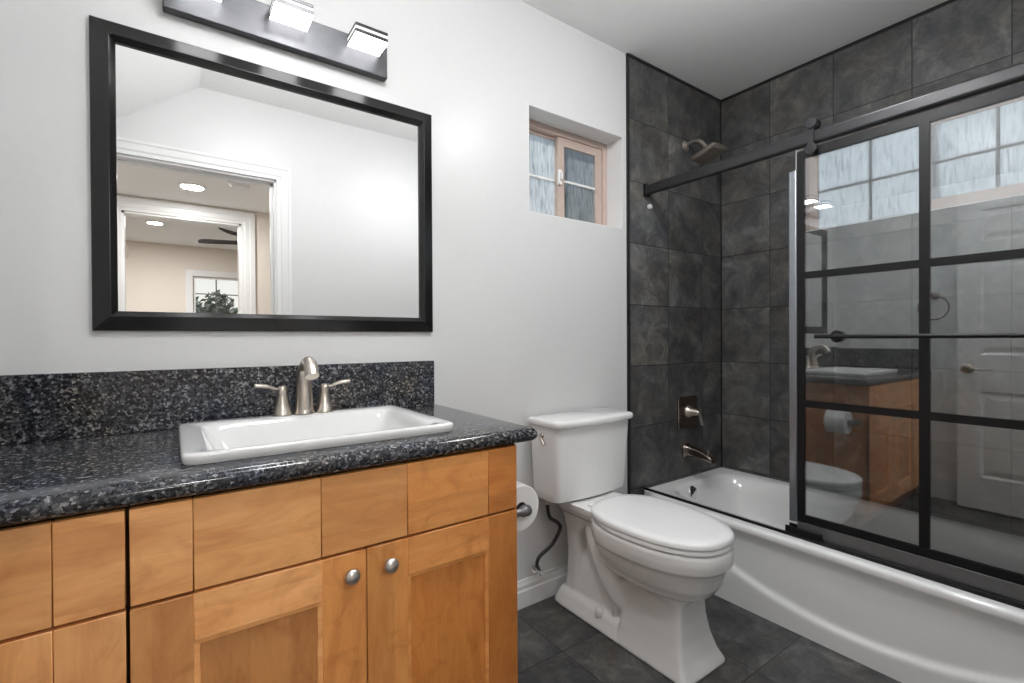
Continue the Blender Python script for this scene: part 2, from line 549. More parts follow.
def holed(bm, axis, p0, p1, a0, a1, b0, b1, holes):
    """slab on one axis between p0 and p1 with rectangular holes (a0,a1,b0,b1)"""
    ca = sorted({a0, a1, *[h[0] for h in holes], *[h[1] for h in holes]})
    cb = sorted({b0, b1, *[h[2] for h in holes], *[h[3] for h in holes]})
    ca = [c for c in ca if a0 <= c <= a1]
    cb = [c for c in cb if b0 <= c <= b1]
    for i in range(len(ca) - 1):
        for j in range(len(cb) - 1):
            mu, mv = (ca[i] + ca[i + 1]) / 2, (cb[j] + cb[j + 1]) / 2
            if any(h[0] < mu < h[1] and h[2] < mv < h[3] for h in holes):
                continue
            if axis == 'y':
                add_box(bm, ca[i], ca[i + 1], p0, p1, cb[j], cb[j + 1])
            else:
                add_box(bm, p0, p1, ca[i], ca[i + 1], cb[j], cb[j + 1])
    bmesh.ops.remove_doubles(bm, verts=bm.verts[:], dist=1e-5)
    # drop the inner double faces
    seen = {}
    for f in list(bm.faces):
        key = tuple(sorted(v.index for v in f.verts))
        seen.setdefault(key, []).append(f)
    bm.verts.index_update()
    seen = {}
    for f in bm.faces:
        seen.setdefault(tuple(sorted(v.index for v in f.verts)), []).append(f)
    dead = [f for fs in seen.values() if len(fs) > 1 for f in fs]
    if dead:
        bmesh.ops.delete(bm, geom=dead, context='FACES')
    return bm


# ---- shell
box('floor', (XL - 0.1, XR + TW, YB - 0.12, TW, -0.05, 0), M['tile_floor'], kind='structure', smooth=0)
wall_n = obj('wall_north', holed(bm_new(), 'y', 0, TW, XL - 0.1, XR + TW, 0, CEIL + 0.1, [(WX0, WX1, WZ0, WZ1)]), M['wall'], kind='structure', smooth=0)
wall_e = obj('wall_east', holed(bm_new(), 'x', XR, XR + TW, YB - 0.12, 0, 0, CEIL + 0.1, [(VY0, VY1, VZ0, VZ1)]), M['tile_w2'], kind='structure', smooth=0)
wall_w = box('wall_west', (XL - 0.1, XL, YB - 0.12, 0, 0, CEIL + 0.1), M['wall'], kind='structure', smooth=0)
wall_s = obj('wall_south', holed(bm_new(), 'y', YB - 0.12, YB, XL, XR, 0, CEIL + 0.1, [(DX0, DX1, 0, DZ)]), M['wall'], kind='structure', smooth=0)
ceil_ = box('ceiling', (XL - 0.1, XR + TW, YB - 0.12, TW, CEIL, CEIL + 0.06), M['ceiling'], kind='structure', smooth=0)
# slope of the ceiling down towards the left wall
bm = bm_new()
prof = [(0.13, CEIL), (XL, 2.15), (XL, CEIL)]
add_loft(bm, [[(x, y, z) for x, z in prof] for y in (YB, 0.0)])
obj('slope', bm, M['ceiling'], ceil_, smooth=0)
# drywall returns of the tub window reveal are painted white
rv = bm_new()
add_box(rv, XR + 0.002, XR + TW - 0.02, VY1 - 0.004, VY1, VZ0, VZ1)
add_box(rv, XR + 0.002, XR + TW - 0.02, VY0, VY0 + 0.004, VZ0, VZ1)
add_box(rv, XR + 0.002, XR + TW - 0.02, VY0, VY1, VZ0, VZ0 + 0.004)
add_box(rv, XR + 0.002, XR + TW - 0.02, VY0, VY1, VZ1 - 0.004, VZ1)
obj('window_reveal', rv, M['white_trim'], wall_e, smooth=0)
rv = bm_new()  # white lining added to brighten this window recess by its colour
add_box(rv, WX0, WX0 + 0.003, 0.001, 0.104, WZ0, WZ1)
add_box(rv, WX1 - 0.003, WX1, 0.001, 0.104, WZ0, WZ1)
add_box(rv, WX0 + 0.003, WX1 - 0.003, 0.001, 0.104, WZ0, WZ0 + 0.003)
add_box(rv, WX0 + 0.003, WX1 - 0.003, 0.001, 0.104, WZ1 - 0.003, WZ1)
obj('window_reveal', rv, M['white_trim'], wall_n, smooth=0)
# tile cladding on the plumbing wall
box('tile_cladding', (TX, XR, -0.009, 0.0, 0, CEIL), M['tile_w1'], wall_n, smooth=0)
box('tile_cladding', (TX, XR, YB, YB + 0.009, 0, CEIL), M['tile_w1'], wall_s, smooth=0)

# black edge trim of the tile
t1 = bm_new()
add_box(t1, TX - 0.008, TX, -0.012, 0, 0, CEIL)
add_box(t1, TX, XR, -0.014, -0.009, CEIL - 0.014, CEIL)
add_box(t1, XR - 0.006, XR, YB + 0.009, -0.009, CEIL - 0.014, CEIL)
add_box(t1, XR - 0.005, XR, -0.014, -0.009, 0.347, CEIL)
obj('trim_1', t1, M['trim_black'], kind='structure', smooth=0)

# baseboard on the vanity wall
def baseboard(name, x0, x1, y, sgn):
    pr = [(0, 0), (0.016, 0), (0.016, 0.068), (0.0115, 0.074), (0.0115, 0.090), (0.007, 0.098), (0.005, 0.109), (0, 0.111)]
    b = bm_new()
    add_loft(b, [[(x, y + sgn * d, z) for d, z in pr] for x in (x0, x1)])
    return obj(name, b, M['white_trim'], kind='structure', smooth=20)

baseboard('baseboard_north', 0.752, TX - 0.008, 0, -1)
baseboard('baseboard_south', DX1 + 0.09, TX, YB, 1)

# door casing on the bathroom side and on the hall side of the doorway
def casing(name, x0, x1, zt, y, sgn, w=0.08, mat='white_trim'):
    pr = [(0, 0.006), (0.0, 0.014), (0.02, 0.012), (0.028, 0.016), (0.06, 0.018), (0.066, 0.022), (w, 0.020), (w, 0.0), (0, 0)]
    b = bm_new()
    # run of mitred stations: left foot, left top, right top, right foot
    st = []
    for (px, pz, ox, oz) in ((x0, 0, -1, 0), (x0, zt, -1, 1), (x1, zt, 1, 1), (x1, 0, 1, 0)):
        st.append([(px + ox * d, y + sgn * h, pz + oz * d) for d, h in pr])
    add_loft(b, st)
    return obj(name, b, M[mat], kind='structure', smooth=20)

casing('trim_2', DX0, DX1, DZ, YB, 1)
casing('trim_3', DX0, DX1, DZ, YB - 0.12, -1)
jb = bm_new()
add_box(jb, DX0, DX0 + 0.012, YB - 0.12, YB, 0, DZ)
add_box(jb, DX1 - 0.012, DX1, YB - 0.12, YB, 0, DZ)
add_box(jb, DX0, DX1, YB - 0.12, YB, DZ - 0.012, DZ)
add_box(jb, DX1 - 0.024, DX1 - 0.012, YB - 0.085, YB - 0.045, 0, DZ - 0.012)
add_box(jb, DX0 + 0.012, DX1 - 0.012, YB - 0.085, YB - 0.045, DZ - 0.024, DZ - 0.012)
obj('trim_4', jb, M['white_trim'], kind='structure', smooth=0)

# ------------------------------------------------------------------ open panel door against the left wall
DY0, DY1, DXA, DXB = -1.545, -0.745, -0.272, -0.237
door = struct_root('door_1', (DXA, DY0, 0.0))
b = bm_new()
holes = []
pw = (DY1 - DY0)
cols = [(DY0 + 0.11, DY0 + pw / 2 - 0.05), (DY0 + pw / 2 + 0.05, DY1 - 0.11)]
rows = [(0.22, 0.765), (1.0, 1.60), (1.72, 1.92)]
for c in cols:
    for r in rows:
        holes.append((c[0], c[1], r[0], r[1]))
holed(b, 'x', DXA, DXB, DY0, DY1, 0.012, 2.06, holes)
obj('door_slab', b, M['door_white'], door, smooth=0)
for c in cols:
    for r in rows:
        b = bm_new()
        st = []
        for ins, dx in ((0.0, -0.002), (0.012, -0.011), (0.022, -0.011), (0.05, -0.003)):
            st.append([(DXB + dx, y, z) for y, z in ((c[0] + ins, r[0] + ins), (c[1] - ins, r[0] + ins), (c[1] - ins, r[1] - ins), (c[0] + ins, r[1] - ins))])
        back = [(DXA + 0.006, y, z) for y, z in ((c[0], r[0]), (c[1], r[0]), (c[1], r[1]), (c[0], r[1]))]
        add_loft(b, [back] + st)
        obj('raised_panel', b, M['door_white'], door, smooth=0)
b = bm_new()
hy, hz = DY1 - 0.05, 0.91
add_lathe(b, (DXB, hy, hz), (1, 0, 0), [(0, 0.032), (0.006, 0.032), (0.012, 0.026), (0.014, 0.012), (0.045, 0.011), (0.05, 0.012), (0.06, 0.011)])
add_tube(b, smooth_path([(DXB + 0.05, hy, hz), (DXB + 0.052, hy - 0.03, hz + 0.004), (DXB + 0.05, hy - 0.075, hz - 0.003), (DXB + 0.046, hy - 0.115, hz + 0.002)]), 0.0085, flat=0.7)
obj('door_handle', b, M['nickel'], door)
for hzz in (0.25, 1.05, 1.85):
    b = bm_new()
    add_lathe(b, (DXB + 0.004, DY0 - 0.006, hzz - 0.045), (0, 0, 1), [(0, 0.006), (0.09, 0.006)], 12)
    obj('hinge', b, M['nickel'], door)

# ------------------------------------------------------------------ windows
def slider(name, P, back, glassmat, frame_mat, u0, u1, z0, z1, fixed_first=True, um=None, munt=(), zb=None, ov=0.03, thin=0.006, munt_mat=None, fixed_v=0.03, dfix=0.02, front_bottom=None):
    """two-panel slider. P(u, d, z): u along the wall, d depth away from the room."""
    root = struct_root(name, P(u0, back, z0))
    def fr(nm, ua, ub, za, zb_, d0, d1, w, mat, wv=None, wb=None):
        wv = w if wv is None else wv
        wb = wv if wb is None else wb
        b = bm_new()
        for (a0, a1, b0, b1) in ((ua, ua + w, za, zb_), (ub - w, ub, za, zb_), (ua + w, ub - w, za, za + wb), (ua + w, ub - w, zb_ - wv, zb_)):
            p, q = P(a0, d0, b0), P(a1, d1, b1)
            add_box(b, min(p[0], q[0]), max(p[0], q[0]), min(p[1], q[1]), max(p[1], q[1]), b0, b1)
        return obj(nm, b, mat, root, bevel=0.001)
    def bx(nm, ua, ub, za, zb_, d0, d1, mat, par):
        p, q = P(ua, d0, za), P(ub, d1, zb_)
        return box(nm, (min(p[0], q[0]), max(p[0], q[0]), min(p[1], q[1]), max(p[1], q[1]), za, zb_), mat, par, bevel=0.001)
    fr('window_frame', u0, u1, z0, z1, back - 0.01, back + 0.05, ov, frame_mat)
    for i in range(2):
        front = (i == 1) == fixed_first
        d0 = back + (0.0 if front else dfix)
        if front:
            ua, ub = (um - 0.025, u1 - ov) if i == 1 else (u0 + ov, um + 0.025)
        else:
            ua, ub = (um - 0.025, u1 - ov) if i == 1 else (u0 + ov, um + 0.025)
        sm = frame_mat
        w = 0.042
        wv = 0.040 if front else fixed_v
        wb = front_bottom if front and front_bottom else wv
        s = fr('sash', ua, ub, z0 + ov, z1 - ov, d0, d0 + 0.018, w, sm, wv, wb)
        bx('pane', ua + w, ub - w, z0 + ov + wb, z1 - ov - wv, d0 + 0.007, d0 + 0.011, glassmat, s)
        zm = zb
        b = bm_new()
        mm = munt[i]
        for (a0, a1, b0, b1) in ([(ua + w, ub - w, zm - thin, zm + thin)] + [(m - thin, m + thin, z0 + ov + wb, z1 - ov - wv) for m in mm]):
            p, q = P(a0, d0 + 0.004, b0), P(a1, d0 + 0.014, b1)
            add_box(b, min(p[0], q[0]), max(p[0], q[0]), min(p[1], q[1]), max(p[1], q[1]), b0, b1)
        obj('muntin', b, munt_mat or M['white_vinyl'], s, smooth=0)
    return root

w1 = slider('window_1', lambda u, d, z: (u, d, z), 0.115, M['rain'], M['tan'], WX0, WX1, WZ0 - 0.03, WZ1, True, um=1.515, munt=((), ()), zb=1.872, ov=0.032, thin=0.005, fixed_v=0.012)
box('insect_screen', (1.50, WX1 - 0.03, 0.150, 0.152, WZ0, WZ1 - 0.03), M['screen'], w1, smooth=0)
b = bm_new()
add_box(b, 1.487, 1.505, 0.100, 0.1145, 1.845, 1.915)
add_box(b, 1.491, 1.501, 0.088, 0.1145, 1.865, 1.905)
obj('latch', b, M['white_vinyl'], w1, bevel=0.003)
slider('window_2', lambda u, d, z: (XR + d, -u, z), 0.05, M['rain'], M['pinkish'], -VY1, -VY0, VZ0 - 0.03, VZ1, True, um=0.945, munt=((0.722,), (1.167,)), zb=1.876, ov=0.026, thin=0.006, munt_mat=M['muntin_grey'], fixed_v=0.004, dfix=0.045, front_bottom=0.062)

# ------------------------------------------------------------------ vanity cabinet
CX0, CX1, CY, CZ = XL, 0.743, -0.556, 0.838     # carcass front at CY; fronts stand 19 mm proud
FY = -0.575
van = thing('vanity_cabinet', 'maple bathroom vanity cabinet with two doors under dark granite countertop', 'cabinet', ((CX0 + CX1) / 2, -0.28, 0))
b = bm_new()
for bb in ((CX0, CX0 + 0.016, CY + 0.02, 0, 0.10, CZ), (CX0 + 0.016, CX1 - 0.02, -0.012, 0, 0.10, CZ), (CX0 + 0.016, CX1 - 0.02, CY + 0.02, -0.012, 0.10, 0.116),
           (CX1 - 0.02, CX1 - 0.004, CY + 0.02, 0, 0.10, CZ), (-0.074, -0.058, CY + 0.09, -0.012, 0.116, CZ),
           (CX0 + 0.016, CX1 - 0.02, CY + 0.024, CY + 0.04, CZ - 0.03, CZ)):
    add_box(b, *bb)
obj('carcass', b, M['carcass'], van, smooth=0)
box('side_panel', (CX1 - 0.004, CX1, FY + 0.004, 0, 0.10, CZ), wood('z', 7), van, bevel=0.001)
box('toe_kick', (CX0, CX1 - 0.03, -0.50, 0, 0, 0.10), M['toe'], van, smooth=0)
GAP = 0.0018
JZ = 0.668
def slab(parent, x0, x1, z0, z1, d, tone, name='stile', y=FY, dep=0.019):
    return box(name, (x0, x1, y, y + dep, z0, z1), wood(d, tone), parent, bevel=0.0012, seg=1)

def blocks(parent, name, xs, z0, z1, tones, d='x'):
    """a slab front made of edge-glued blocks with fine V joints"""
    root = None
    for i in range(len(xs) - 1):
        s = slab(root or parent, xs[i] + 0.0005, xs[i + 1] - 0.0005, z0, z1, d, tones[i], name if root is None else 'front_block')
        if root is None:
            root = s
    return root

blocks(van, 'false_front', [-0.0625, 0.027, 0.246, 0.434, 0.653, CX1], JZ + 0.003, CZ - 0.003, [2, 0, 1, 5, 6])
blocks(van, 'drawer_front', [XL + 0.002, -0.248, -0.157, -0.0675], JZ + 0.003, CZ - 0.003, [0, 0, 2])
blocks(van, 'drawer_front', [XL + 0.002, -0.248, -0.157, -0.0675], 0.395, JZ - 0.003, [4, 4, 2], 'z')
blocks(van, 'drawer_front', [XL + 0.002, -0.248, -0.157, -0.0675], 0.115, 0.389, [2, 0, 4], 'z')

def cab_door(x0, x1, sw_l, sw_r, tones, knob_x):
    z0, z1 = 0.115, JZ - 0.003
    rw = 0.085
    pn = box('door', (x0 + sw_l - 0.004, x1 - sw_r + 0.004, FY + 0.009, FY + 0.017, z0 + rw - 0.004, z1 - rw + 0.004), wood('z', tones[0]), van, smooth=0)
    slab(pn, x0, x0 + sw_l, z0, z1, 'z', tones[1], 'stile')
    slab(pn, x1 - sw_r, x1, z0, z1, 'z', tones[2], 'stile')
    slab(pn, x0 + sw_l, x1 - sw_r, z1 - rw, z1, 'x', tones[3], 'rail')
    slab(pn, x0 + sw_l, x1 - sw_r, z0, z0 + rw, 'x', tones[4], 'rail')
    # inner bead between frame and panel
    b = bm_new()
    st = []
    for ins, y in ((0.0, FY + 0.002), (0.009, FY + 0.0045), (0.010, FY + 0.009), (0.0, FY + 0.010)):
        st.append([(x, y, z) for x, z in ((x0 + sw_l + ins, z0 + rw + ins), (x1 - sw_r - ins, z0 + rw + ins), (x1 - sw_r - ins, z1 - rw - ins), (x0 + sw_l + ins, z1 - rw - ins))])
    add_loft(b, st + [st[0]], False, False)
    obj('bead', b, wood('x', tones[3]), pn, smooth=0)
    b = bm_new()
    add_lathe(b, (knob_x, FY, 0.622), (0, -1, 0), [(0, 0.009), (0.003, 0.0085), (0.008, 0.0065), (0.012, 0.008), (0.015, 0.0155), (0.019, 0.0168), (0.023, 0.0155), (0.027, 0.010), (0.029, 0.0)], 28)
    obj('knob', b, M['knob'], pn, label='satin nickel mushroom knob')
    return pn

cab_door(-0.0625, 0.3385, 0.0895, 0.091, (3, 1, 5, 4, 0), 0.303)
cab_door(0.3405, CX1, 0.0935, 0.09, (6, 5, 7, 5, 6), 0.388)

# ------------------------------------------------------------------ countertop and splashes (rounded nosing)
CT0, CT1 = 0.840, 0.879
b = bm_new()
R_ = 0.0195
nose = [(R_ * math.sin(PI * i / 8), R_ * math.cos(PI * i / 8)) for i in range(9)]
zc = (CT0 + CT1) / 2
fy, rx = -0.566, 0.786
SKX0, SKX1, SKY0, SKY1 = 0.035, 0.57, -0.48, -0.095       # cut-out for the basin
xs = [XL + 0.0005, SKX0, SKX1, rx]
ys = [fy, SKY0, SKY1, -0.001]
st = []
for (px, py, ox, oy) in ((xs[0], fy, 0, -1), (xs[1], fy, 0, -1), (xs[2], fy, 0, -1), (rx, fy, 1, -1), (rx, ys[1], 1, 0), (rx, ys[2], 1, 0), (rx, ys[3], 1, 0)):
    st.append([(px + ox * d, py + oy * d, zc + h * (CT1 - CT0) / (2 * R_)) for d, h in nose])
vr = add_loft(b, st, False, False, closed=False)
b.faces.new(vr[0])
b.faces.new(vr[-1][::-1])
for z in (CT0, CT1):
    for i in range(3):
        for j in range(3):
            if i == 1 and j == 1:
                continue
            b.faces.new([b.verts.new(p) for p in ((xs[i], ys[j], z), (xs[i + 1], ys[j], z), (xs[i + 1], ys[j + 1], z), (xs[i], ys[j + 1], z))])
for i in range(3):
    b.faces.new([b.verts.new(p) for p in ((xs[i], ys[3], CT0), (xs[i + 1], ys[3], CT0), (xs[i + 1], ys[3], CT1), (xs[i], ys[3], CT1))])
    b.faces.new([b.verts.new(p) for p in ((xs[0], ys[i], CT0), (xs[0], ys[i + 1], CT0), (xs[0], ys[i + 1], CT1), (xs[0], ys[i], CT1))])
for (x0, y0, x1, y1) in ((SKX0, SKY0, SKX1, SKY0), (SKX1, SKY0, SKX1, SKY1), (SKX1, SKY1, SKX0, SKY1), (SKX0, SKY1, SKX0, SKY0)):
    b.faces.new([b.verts.new(p) for p in ((x0, y0, CT0), (x1, y1, CT0), (x1, y1, CT1), (x0, y0, CT1))])
bmesh.ops.remove_doubles(b, verts=b.verts[:], dist=1e-5)
ct = obj('countertop', b, M['granite'], origin=(0.2, -0.3, CT0))
tag(ct, 'polished dark granite countertop with rounded nosing around the white basin', 'countertop')
bs = box('backsplash', (XL + 0.02, 0.776, -0.02, -0.0005, CT1 + 0.0005, 1.0405), M['granite'], bevel=0.0015, origin=(0.2, -0.01, CT1))
tag(bs, 'dark granite backsplash strip along the wall below the mirror', 'backsplash')
ss = box('side_splash', (XL + 0.0005, XL + 0.0195, -0.565, -0.0005, CT1 + 0.0005, 1.03), M['granite'], bevel=0.0015, origin=(XL, -0.3, CT1))
tag(ss, 'dark granite side splash against the left wall, seen reflected in the shower glass', 'side splash')

# ------------------------------------------------------------------ basin
SX0, SX1, SY0, SY1, SZ = 0.010, 0.600, -0.506, -0.070, 0.902
cx, cy = (SX0 + SX1) / 2, (SY0 + SY1) / 2
ha, hb = (SX1 - SX0) / 2, (SY1 - SY0) / 2
def rrect(a, bb, n, z, ox=0, oy=0, N=128):
    return [(*sup(a, bb, n, (k + 0.5) / N, cx + ox, cy + oy), z) for k in range(N)]
b = bm_new()
rings = [rrect(ha - 0.004, hb - 0.004, 26, CT1 + 0.0006), rrect(ha - 0.001, hb - 0.001, 26, CT1 + 0.006), rrect(ha, hb, 26, SZ - 0.006),
         rrect(ha - 0.0015, hb - 0.0015, 26, SZ - 0.002), rrect(ha - 0.006, hb - 0.006, 24, SZ),
         rrect(ha - 0.022, hb - 0.020, 12, SZ - 0.001), rrect(ha - 0.027, hb - 0.024, 12, SZ - 0.005, 0, 0)]
# inner bowl is pushed forward to leave the faucet deck at the back
def inner(ax, by, n, z, oy=-0.028):
    return rrect(ax, by, n, z, 0, oy)
rings[-2] = rrect(ha - 0.042, hb - 0.045, 14, SZ - 0.001, 0, -0.025)
rings[-1] = rrect(ha - 0.047, hb - 0.049, 14, SZ - 0.005, 0, -0.025)
rings += [inner(ha - 0.056, hb - 0.056, 10, SZ - 0.02), inner(ha - 0.078, hb - 0.068, 8, SZ - 0.07), inner(ha - 0.105, hb - 0.09, 5, SZ - 0.115),
          inner(ha - 0.14, hb - 0.13, 4, SZ - 0.128), inner(0.03, 0.03, 2, SZ - 0.135), inner(0.021, 0.021, 2, SZ - 0.136)]
rings += [inner(0.021, 0.021, 2, SZ - 0.147), inner(0.03, 0.03, 2, SZ - 0.146), inner(ha - 0.13, hb - 0.12, 4, SZ - 0.139), inner(ha - 0.095, hb - 0.08, 5, SZ - 0.123),
          inner(ha - 0.066, hb - 0.056, 8, SZ - 0.07), rrect(ha - 0.026, hb - 0.042, 9, CT1 + 0.0006, 0, -0.01)]
add_loft(b, rings + [rings[0]], False, False)
basin = obj('drop_in_basin', b, M['basin'], origin=(cx, cy, CT1), smooth=50)
tag(basin, 'white rectangular drop-in basin set into the dark granite countertop', 'sink')
b = bm_new()
add_lathe(b, (cx, cy - 0.028, SZ - 0.1355), (0, 0, 1), [(0, 0.026), (0.002, 0.027), (0.004, 0.02), (0.0045, 0.0)])
obj('drain', b, M['chrome'], basin)

# ------------------------------------------------------------------ faucet (three pieces on the basin deck)
FX, FYY, FZ = 0.315, -0.098, SZ + 0.0004
b = bm_new()
fau = thing('faucet', 'brushed nickel widespread faucet on the back deck of the basin', 'faucet', (FX, FYY, FZ))
add_lathe(b, (FX, FYY, FZ), (0, 0, 1), [(0, 0.028), (0.005, 0.028), (0.008, 0.0265), (0.010, 0.0265), (0.012, 0.0255)])
add_tube(b, [(FX, FYY, FZ + 0.010)] + smooth_path([(FX, FYY, FZ + 0.011), (FX, FYY, FZ + 0.05), (FX, FYY + 0.001, FZ + 0.095), (FX, FYY - 0.012, FZ + 0.132), (FX, FYY - 0.045, FZ + 0.150),
                       (FX, FYY - 0.08, FZ + 0.146), (FX, FYY - 0.103, FZ + 0.115)], 6),
         [0.0255] + [0.0255 - 0.0075 * min(1, i / 20) for i in range(37)], seg=24)
obj('spout', b, M['nickel'], fau, smooth=50)
for s in (-1, 1):
    hx = FX + s * 0.0585
    hp = bm_new()
    hy = FYY + 0.004
    add_lathe(hp, (hx, hy, FZ), (0, 0, 1), [(0, 0.0255), (0.005, 0.0255), (0.007, 0.0240), (0.011, 0.0238), (0.013, 0.0225), (0.03, 0.0182), (0.055, 0.0138), (0.066, 0.0125), (0.068, 0.0138), (0.080, 0.0128), (0.083, 0.009), (0.084, 0.0)])
    h = obj('handle_base', hp, M['nickel'], fau, smooth=50)
    lv = bm_new()
    pts = smooth_path([(hx, hy, FZ + 0.075), (hx + s * 0.018, hy - 0.004, FZ + 0.077), (hx + s * 0.045, hy - 0.008, FZ + 0.086), (hx + s * 0.072, hy - 0.010, FZ + 0.089)], 6)
    add_tube(lv, pts, [0.010 - 0.003 * math.sin(PI * i / 9) if i < 9 else 0.0085 + 0.003 * math.sin(PI * (i - 9) / 12) for i in range(len(pts))], seg=14, flat=0.55)
    obj('lever', lv, M['nickel'], h, smooth=60)

# ------------------------------------------------------------------ framed mirror
MX0, MX1, MZ0, MZ1 = -0.1647, 0.7756, 1.1453, 1.9359
mir = thing('wall_mirror', 'large rectangular wall mirror in a wide black frame above the white basin', 'mirror', ((MX0 + MX1) / 2, 0, MZ0))
b = bm_new()
pr = [(0, 0.0006), (0, 0.011), (0.002, 0.013), (0.036, 0.0255), (0.038, 0.0255), (0.0400, 0.0235), (0.0505, 0.012), (0.0505, 0.0006)]
st = []
for (px, pz, ox, oz) in ((MX0, MZ0, 1, 1), (MX1, MZ0, -1, 1), (MX1, MZ1, -1, -1), (MX0, MZ1, 1, -1)):
    st.append([(px + ox * d, -h, pz + oz * d) for d, h in pr])
add_loft(b, st + [st[0]], False, False)
bmesh.ops.remove_doubles(b, verts=b.verts[:], dist=1e-6)
obj('frame', b, M['frame_black'], mir, smooth=0)
box('mirror_glass', (MX0 + 0.048, MX1 - 0.048, -0.006, -0.001, MZ0 + 0.048, MZ1 - 0.048), M['mirror'], mir, smooth=0)

# ------------------------------------------------------------------ vanity light
LZ0, LZ1, LX0, LX1 = 2.006, 2.112, -0.015, 0.603
vl = thing('vanity_light', 'black bar vanity light with three square LED heads above the mirror', 'light fixture', ((LX0 + LX1) / 2, 0, LZ0))
box('back_plate', (LX0, LX1, -0.030, -0.0006, LZ0, LZ1), M['plate'], vl, bevel=0.003)
for lx in (0.0675, 0.2935, 0.5205):
    hd = box('lamp_head', (lx - 0.052, lx + 0.052, -0.116, -0.030, 2.094, 2.104), M['dark_metal'], vl, bevel=0.0012)
    box('acrylic_layer', (lx - 0.0515, lx + 0.0515, -0.1155, -0.030, 2.085, 2.0938), M['lamp_edge'], hd, smooth=0)
    box('metal_layer', (lx - 0.052, lx + 0.052, -0.116, -0.030, 2.0735, 2.0848), M['dark_metal'], hd, bevel=0.0008)
    box('diffuser', (lx - 0.0518, lx + 0.0518, -0.1158, -0.0302, 2.0700, 2.0733), M['lamp'], hd, smooth=0, label='glowing white LED diffuser')

# ------------------------------------------------------------------ toilet
TCX = 1.434
toi = thing('toilet', 'white two-piece toilet with elongated bowl between vanity and tub', 'toilet', (TCX, -0.38, 0))

def egg(y_back, y_front, hw, z, n=2.3, N=56, split=0.42):
    """elongated bowl outline; front end towards -y"""
    yc = y_back + (y_front - y_back) * split
    out = []
    for k in range(N):
        t = 2 * PI * k / N
        c, s = math.cos(t), math.sin(t)
        x = hw * math.copysign(abs(c) ** (2 / n), c)
        L = (yc - y_front) if s < 0 else (y_back - yc)
        y = yc + L * math.copysign(abs(s) ** (2 / n), s)
        out.append((TCX + x, y, z))
    return out

def rect(y_back, y_front, hw, z, n=8, N=56):
    return egg(y_back, y_front, hw, z, n, N, 0.5)

RZ = 0.428
b = bm_new()
# bowl and front pedestal
add_loft(b, [rect(-0.39, -0.694, 0.123, 0.0005, 14), rect(-0.39, -0.691, 0.121, 0.012, 14), rect(-0.39, -0.670, 0.108, 0.045, 14), rect(-0.39, -0.652, 0.095, 0.095, 14), rect(-0.39, -0.641, 0.085, 0.16, 12),
             rect(-0.38, -0.640, 0.081, 0.225, 10), egg(-0.32, -0.662, 0.098, 0.243, 3.0), egg(-0.28, -0.698, 0.130, 0.262, 2.5), egg(-0.26, -0.722, 0.155, 0.295, 2.35), egg(-0.25, -0.733, 0.170, 0.335, 2.3),
             egg(-0.245, -0.744, 0.174, 0.358, 2.3), egg(-0.245, -0.746, 0.1755, 0.362, 2.3), egg(-0.24, -0.755, 0.183, 0.366, 2.3), egg(-0.235, -0.759, 0.186, 0.395, 2.3), egg(-0.235, -0.758, 0.185, 0.418, 2.3), egg(-0.24, -0.753, 0.180, RZ, 2.3)])
# rear deck under the tank
add_loft(b, [rect(-0.055, -0.34, 0.085, 0.385, 6), rect(-0.05, -0.34, 0.110, 0.402, 6), rect(-0.045, -0.34, 0.124, 0.425, 6), rect(-0.045, -0.34, 0.130, 0.452, 6)])
# rear web, column and trapway
add_loft(b, [rect(-0.05, -0.43, 0.076, 0.02, 5), rect(-0.05, -0.43, 0.062, 0.10, 5), rect(-0.05, -0.43, 0.048, 0.17, 5), rect(-0.05, -0.43, 0.022, 0.235, 6), rect(-0.05, -0.43, 0.014, 0.30, 6),
             rect(-0.05, -0.43, 0.060, 0.338, 6), rect(-0.06, -0.43, 0.085, 0.385, 6), rect(-0.06, -0.43, 0.10, 0.405, 6)])
add_loft(b, [rect(-0.055, -0.140, 0.076, 0.01, 6), rect(-0.065, -0.135, 0.066, 0.12, 6), rect(-0.068, -0.138, 0.064, 0.22, 6), rect(-0.065, -0.148, 0.070, 0.30, 6), rect(-0.055, -0.19, 0.088, 0.385, 6)])
for s in (-1, 1):
    pts = smooth_path([(TCX + s * 0.044, -0.205, 0.350), (TCX + s * 0.056, -0.245, 0.308), (TCX + s * 0.065, -0.288, 0.256), (TCX + s * 0.070, -0.332, 0.200), (TCX + s * 0.066, -0.372, 0.150), (TCX + s * 0.046, -0.42, 0.11)], 6)
    add_tube(b, pts, [0.034 + 0.010 * math.sin(PI * i / (len(pts) - 1)) for i in range(len(pts))], seg=16)
# foot plate with sloping shoulders
add_loft(b, [rect(-0.035, -0.48, 0.122, 0.0005, 12), rect(-0.035, -0.48, 0.119, 0.012, 12), rect(-0.042, -0.48, 0.096, 0.048, 12), rect(-0.046, -0.47, 0.084, 0.058, 12), rect(-0.05, -0.46, 0.05, 0.066, 12)])
bowl = obj('bowl', b, M['ceramic'], toi, remesh=0.0048, smooth=180)
for s in (-1, 1):
    b = bm_new()
    add_lathe(b, (TCX + s * 0.092, -0.290, 0.044), (0, 0, 1), [(0, 0.018), (0.016, 0.018), (0.024, 0.015), (0.029, 0.008), (0.030, 0.0)], 20)
    obj('bolt_cap', b, M['ceramic'], toi)
    b = bm_new()
    add_lathe(b, (TCX + s * 0.066, -0.345, 0.060), (0, 0, 1), [(0, 0.012), (0.038, 0.011), (0.046, 0.008), (0.049, 0.0)], 16)
    obj('bolt_cap', b, M['ceramic'], toi)

